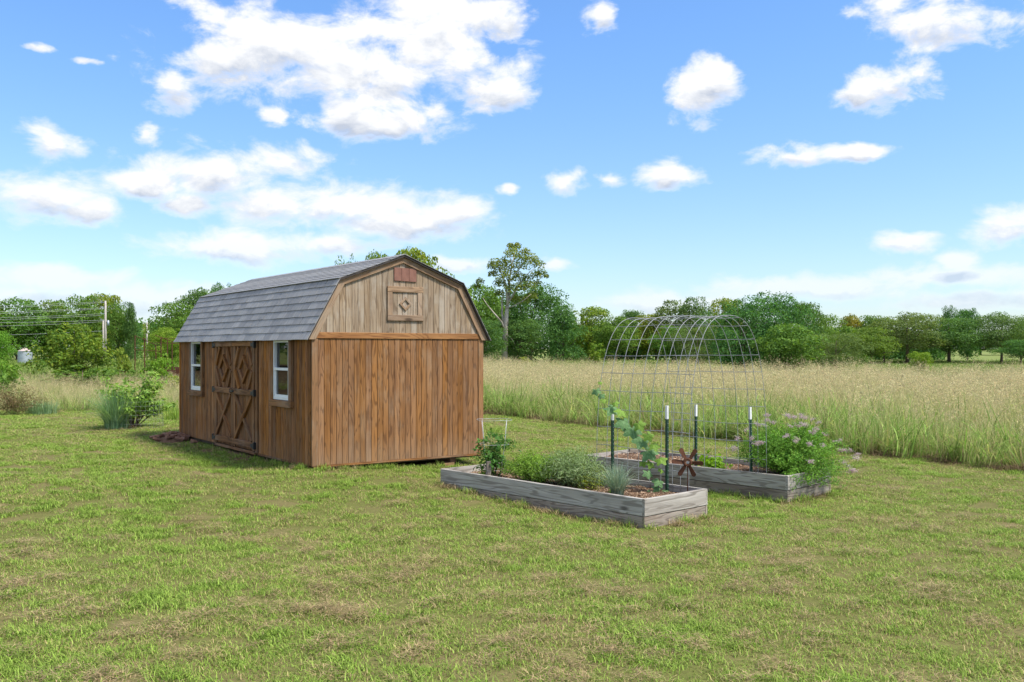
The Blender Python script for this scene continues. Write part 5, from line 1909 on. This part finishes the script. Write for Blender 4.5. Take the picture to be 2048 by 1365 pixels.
def build_lawn():
    rng = np.random.default_rng(1)
    xs, ys = [], []
    # density falls off with distance, a metre or two beyond the frame on each side
    for y0, y1, dens in ((3.2, 9, 46), (9, 14, 36), (14, 20, 26), (20, 30, 18)):
        hw = y1 * .56 + 2.5
        n = int((y1 - y0) * 2 * hw * dens)
        xs.append(rng.uniform(-hw, hw, n)); ys.append(rng.uniform(y0, y1, n))
    x = np.concatenate(xs); y = np.concatenate(ys)
    ok = (y < edge_y(x) + .4) & ~inside_any(x, y)
    x, y = x[ok], y[ok]
    # windrows of clippings run with the mowing
    c, s = math.cos(R(43)), math.sin(R(43))
    a, b = x * -s + y * c, x * c + y * s
    near0 = sstep(y, 12, 7)
    wr = fbm(a * .45, b * 1.5, 41, 4)
    fine = fbm(x * 4.8, y * 4.8, 44, 3)
    k = wr * .42 + fine * .40 + .18 * vnoise(x * 14, y * 14, 48) + .03 * sstep(-x, -1, 3) * near0
    near = sstep(y, 13, 7)
    clip = rng.uniform(size=len(x)) < sstep(k + .02 * near, .475, .60) * (.14 + .18 * near + .34 * near * sstep(-x, -.5, 2.5))
    idx = np.where(rng.uniform(size=len(x)) < .04 + .42 * sstep(fbm(x * .9, y * .9, 50), .52, .66), rng.integers(6, 8, len(x)), rng.integers(0, 6, len(x)))
    x = np.concatenate([x, x[clip] + .05]); y = np.concatenate([y, y[clip] + .05])
    idx = np.concatenate([idx, rng.integers(8, 12, clip.sum())])
    ok = ~inside_any(x, y); x, y, idx = x[ok], y[ok], idx[ok]
    # ragged longer grass along walls and beds
    P = np.stack([x, y, ground(x, y) - .004], 1)
    rot = np.stack([rng.normal(0, .06, len(x)), rng.normal(0, .06, len(x)), rng.uniform(0, 6.28, len(x))], 1)
    scl = rng.uniform(.8, 1.25, len(x)) * (1 + .25 * sstep(y, 12, 26))
    scatter('lawn_grass', P, rot, scl, idx, lawn_sources(), 'short mown green and straw coloured lawn with dry clippings')


build_lawn()


def field_sources():
    src = []

    def combine(name, parts):
        """parts: (V, F, tint per vertex, material)"""
        mats = []
        V = []; Fq = []; ti = []; mi = []; o = 0
        for v, f, t, m in parts:
            if m not in mats: mats.append(m)
            V.append(v); Fq.append(f + o); ti.append(t); mi.append(np.full(len(f), mats.index(m), np.int32)); o += len(v)
        me = np_mesh(name, np.concatenate(V), np.concatenate(Fq))
        for m in mats: me.materials.append(m)
        me.polygons.foreach_set('material_index', np.concatenate(mi))
        float_attr(me, 'tint', np.concatenate(ti))
        src.append(bpy.data.objects.new('c', me))

    def blades(rng, n, rad, h0, h1, reach, w, mat, segs=4, curl=.7):
        a = rng.uniform(0, 6.28, n); r = rad * np.sqrt(rng.uniform(0, 1, n))
        P = np.stack([r * np.cos(a), r * np.sin(a), np.zeros(n)], 1)
        h = rng.uniform(h0, h1, n)
        V, Fq = blade_arrays(P, rng.uniform(0, 6.28, n), h, h * rng.uniform(.1, reach, n), w * rng.uniform(.7, 1.3, n), segs, rng, curl)
        return V, Fq, np.repeat(rng.uniform(0, 1, n), len(V) // n), mat

    def heads(rng, n, rad, h0, h1):
        """open seed panicles on thin stalks"""
        a = rng.uniform(0, 6.28, n); r = rad * np.sqrt(rng.uniform(0, 1, n))
        az = rng.uniform(0, 6.28, n); h = rng.uniform(h0, h1, n); ln = h * rng.uniform(.05, .3, n)
        P = np.stack([r * np.cos(a), r * np.sin(a), np.zeros(n)], 1)
        V, Fq = blade_arrays(P, az, h, ln, np.full(n, .007), 3, rng, .3)
        out = [(V, Fq, np.repeat(rng.uniform(0, 1, n), len(V) // n), MT['fieldtan'])]
        k = 10
        tips = np.stack([P[:, 0] + np.cos(az) * ln, P[:, 1] + np.sin(az) * ln, h * .95], 1)
        C = np.repeat(tips, k, 0) + rng.normal(size=(n * k, 3)) * np.array([.035, .035, .07])
        V, Fq = leaf_arrays(C, rng.normal(size=(n * k, 3)), rng.uniform(.03, .075, n * k), rng.uniform(.006, .013, n * k), rng, 0, droop=np.array([0, 0, 1.2]))
        out.append((V, Fq, np.repeat(rng.uniform(0, 1, n * k), 4), MT['seed']))
        return out
    for k in range(4):                                 # 0-3 straw with seed heads
        rng = np.random.default_rng(300 + k)
        combine('tan_clump', [blades(rng, 34, .3, .45, .95, .55, .010, MT['fieldtan']), blades(rng, 14, .3, .3, .7, .8, .011, MT['fieldgreen'])] + heads(rng, 14, .3, .8, 1.18))
    for k in range(3):                                 # 4-6 mixed
        rng = np.random.default_rng(320 + k)
        combine('mixed_clump', [blades(rng, 24, .3, .4, .9, .7, .010, MT['fieldtan']), blades(rng, 34, .3, .4, .9, .9, .013, MT['fieldgreen'], 5)] + heads(rng, 6, .3, .8, 1.1))
    for k in range(4):                                 # 7-10 lush green, arching
        rng = np.random.default_rng(340 + k)
        combine('green_clump', [blades(rng, 46, .34, .35, .95, 1.35, .017, MT['fieldgreen'], 6, .95), blades(rng, 8, .3, .7, 1.15, 1.3, .028, MT['lushblade'], 6, .95), blades(rng, 10, .3, .4, .8, .8, .010, MT['fieldtan'])])
    for k in range(2):                                 # 11-12 flattened dead thatch at the mown edge
        rng = np.random.default_rng(360 + k)
        combine('thatch_clump', [blades(rng, 90, .3, .04, .20, 3.2, .010, MT['thatch'], 4, .8)])
    return src


def build_field():
    rng = np.random.default_rng(2)
    xs, ys = [], []
    for y0, y1, dens in ((9, 20, 7.5), (20, 30, 6.5), (30, 45, 5.5), (45, 66, 4.0)):
        hw = y1 * .58 + 3
        n = int((y1 - y0) * 2 * hw * dens)
        xs.append(rng.uniform(-hw, hw, n)); ys.append(rng.uniform(y0, y1, n))
    x = np.concatenate(xs); y = np.concatenate(ys)
    e = edge_y(x) + 1.1 * (fbm(x * .7, y * .2, 61) - .5)
    far = np.interp(x, [-40, -8, 0, 10, 25, 40], [46, 50, 66, 52, 46, 46])
    ok = (y > e - .15) & (y < far) & ~inside_any(x, y)
    x, y, e = x[ok], y[ok], e[ok]
    dist = y - e
    n1 = fbm(x * .3, y * .3, 63)
    tan = sstep(dist + 14 * (n1 - .5) - 1.2 * sstep(x, 2, 7), 0.2, 8.0)
    left = x < -4
    tan = np.where(left, np.maximum(tan, .75), tan)
    u = rng.uniform(size=len(x))
    idx = np.where(u < tan * .72, rng.integers(0, 4, len(x)), np.where(u < tan * .72 + .38 - .1 * tan, rng.integers(4, 7, len(x)), rng.integers(7, 11, len(x))))
    idx = np.where(dist < .6, np.where(rng.uniform(size=len(x)) < .72, rng.integers(11, 13, len(x)), idx), idx)
    scl = rng.uniform(.65, 1.2, len(x)) * (.75 + .55 * fbm(x * .45, y * .45, 66)) * (1 - .3 * sstep(-dist, -1.2, 0))
    scl = np.where(left, scl * .58, scl)
    # mower-thrown thatch and leaning grass along the front of the field
    n = 620
    ex = rng.uniform(-14, 13, n); ey = edge_y(ex) + rng.normal(.15, .22, n) + 1.1 * (fbm(ex * .7, edge_y(ex) * .2, 61) - .5)
    good = ~inside_any(ex, ey); ex, ey = ex[good], ey[good]
    x = np.concatenate([x, ex]); y = np.concatenate([y, ey])
    idx = np.concatenate([idx, np.where(rng.uniform(size=len(ex)) < .8, rng.integers(11, 13, len(ex)), rng.integers(7, 11, len(ex)))])
    scl = np.concatenate([scl, rng.uniform(.6, 1.1, len(ex)) * np.where(ex < -4, .55, 1)])
    P = np.stack([x, y, ground(x, y) - .02], 1)
    rot = np.stack([rng.normal(0, .2, len(x)), rng.normal(0, .2, len(x)), rng.uniform(0, 6.28, len(x))], 1)
    scatter('tall_grass', P, rot, scl, idx, field_sources(), 'tall unmown meadow grass, green at the edge and straw coloured beyond')


build_field()


def build_rough():
    """low green growth between the tall grass and the wood, and weeds round walls and beds"""
    rng = np.random.default_rng(4)
    src = []
    for k in range(3):
        r2 = np.random.default_rng(400 + k)
        n = 60
        P = np.stack([r2.normal(0, .5, n), r2.normal(0, .5, n), np.zeros(n)], 1)
        h = r2.uniform(.15, .5, n)
        V, Fq = blade_arrays(P, r2.uniform(0, 6.28, n), h, h * r2.uniform(.2, 1, n), r2.uniform(.03, .06, n), 3, r2, .6)
        me = np_mesh('rough_clump', V, Fq, MT['roughgreen']); float_attr(me, 'tint', np.repeat(r2.uniform(0, 1, n), len(V) // n))
        src.append(bpy.data.objects.new('c', me))
    n = 7000
    y = rng.uniform(44, 118, n); x = rng.uniform(-1, 1, n) * (y * .58 + 3)
    far = np.interp(x, [-40, -8, 0, 10, 25, 40], [46, 50, 66, 52, 46, 46])
    ok = y > far - 1
    x, y = x[ok], y[ok]
    P = np.stack([x, y, ground(x, y) - .02], 1)
    rot = np.stack([0 * x, 0 * x, rng.uniform(0, 6.28, len(x))], 1)
    scl = rng.uniform(.5, 1.1, len(x)) * (.5 + 1.0 * fbm(x * .1, y * .1, 70))
    scatter('rough_grass', P, rot, scl, rng.integers(0, 3, len(x)), src, 'rough green grass between the tall field and the wood')
    # wall-foot weeds
    src = []
    for k in range(4):
        r2 = np.random.default_rng(420 + k)
        n = 34
        P = np.stack([r2.normal(0, .045, n), r2.normal(0, .045, n), np.zeros(n)], 1)
        h = r2.uniform(.05, .15, n) * (1.0 if k < 3 else .8)
        V, Fq = blade_arrays(P, r2.uniform(0, 6.28, n), h, h * r2.uniform(.2, 1.3, n), r2.uniform(.005, .011, n), 4, r2, .7)
        me = np_mesh('weed_clump', V, Fq, MT['lawn'] if k < 3 else MT['straw']); float_attr(me, 'tint', np.repeat(r2.uniform(0, .6, n), len(V) // n))
        src.append(bpy.data.objects.new('c', me))
    pts = []
    idxs = []
    def along(b, u0, v0, u1, v1, n, spread, dead):
        c, s = math.cos(b['th']), math.sin(b['th'])
        for k in range(n):
            t = rng.uniform(); u = u0 + (u1 - u0) * t + rng.normal(0, spread); v = v0 + (v1 - v0) * t + rng.normal(0, spread)
            pts.append((b['x'] + u * c - v * s, b['y'] + u * s + v * c)); idxs.append(3 if rng.uniform() < dead else rng.integers(0, 3))
    along(B1, -.08, 0, -.08, 3.75, 60, .035, .65); along(B1, 0, -.07, 1.2, -.07, 16, .03, .3); along(B2, -.07, -.05, -.07, 3.6, 46, .03, .4); along(B2, 0, -.07, 1.23, -.07, 16, .03, .5)
    along(B1, 1.27, 0, 1.27, 3.7, 40, .03, .3)
    along(SH, 0, -.08, 1.5, -.08, 26, .05, .15); along(SH, 1.5, -.16, 3.0, -.16, 10, .05, .1); along(SH, -.1, 0, -.1, 2.2, 45, .06, .2); along(SH, -.25, 2.2, -.35, 5.0, 24, .08, .3)
    p = np.array(pts)
    bad = inside_any(p[:, 0], p[:, 1])
    p, ix = p[~bad], np.array(idxs)[~bad]
    P = np.stack([p[:, 0], p[:, 1], ground(p[:, 0], p[:, 1]) - .005], 1)
    rot = np.stack([0 * ix, 0 * ix, rng.uniform(0, 6.28, len(ix))], 1)
    scatter('edge_weeds', P, rot, rng.uniform(.6, 1.2, len(ix)), ix, src, 'uncut weeds and dead clippings along the shed foot and bed boards')


MT['roughgreen'] = grass_mat('rough_blade', (0.15, 0.25, 0.04), (0.21, 0.30, 0.06), (0.28, 0.30, 0.10), (0.26, 0.25, 0.1), -.35, .12)
build_rough()
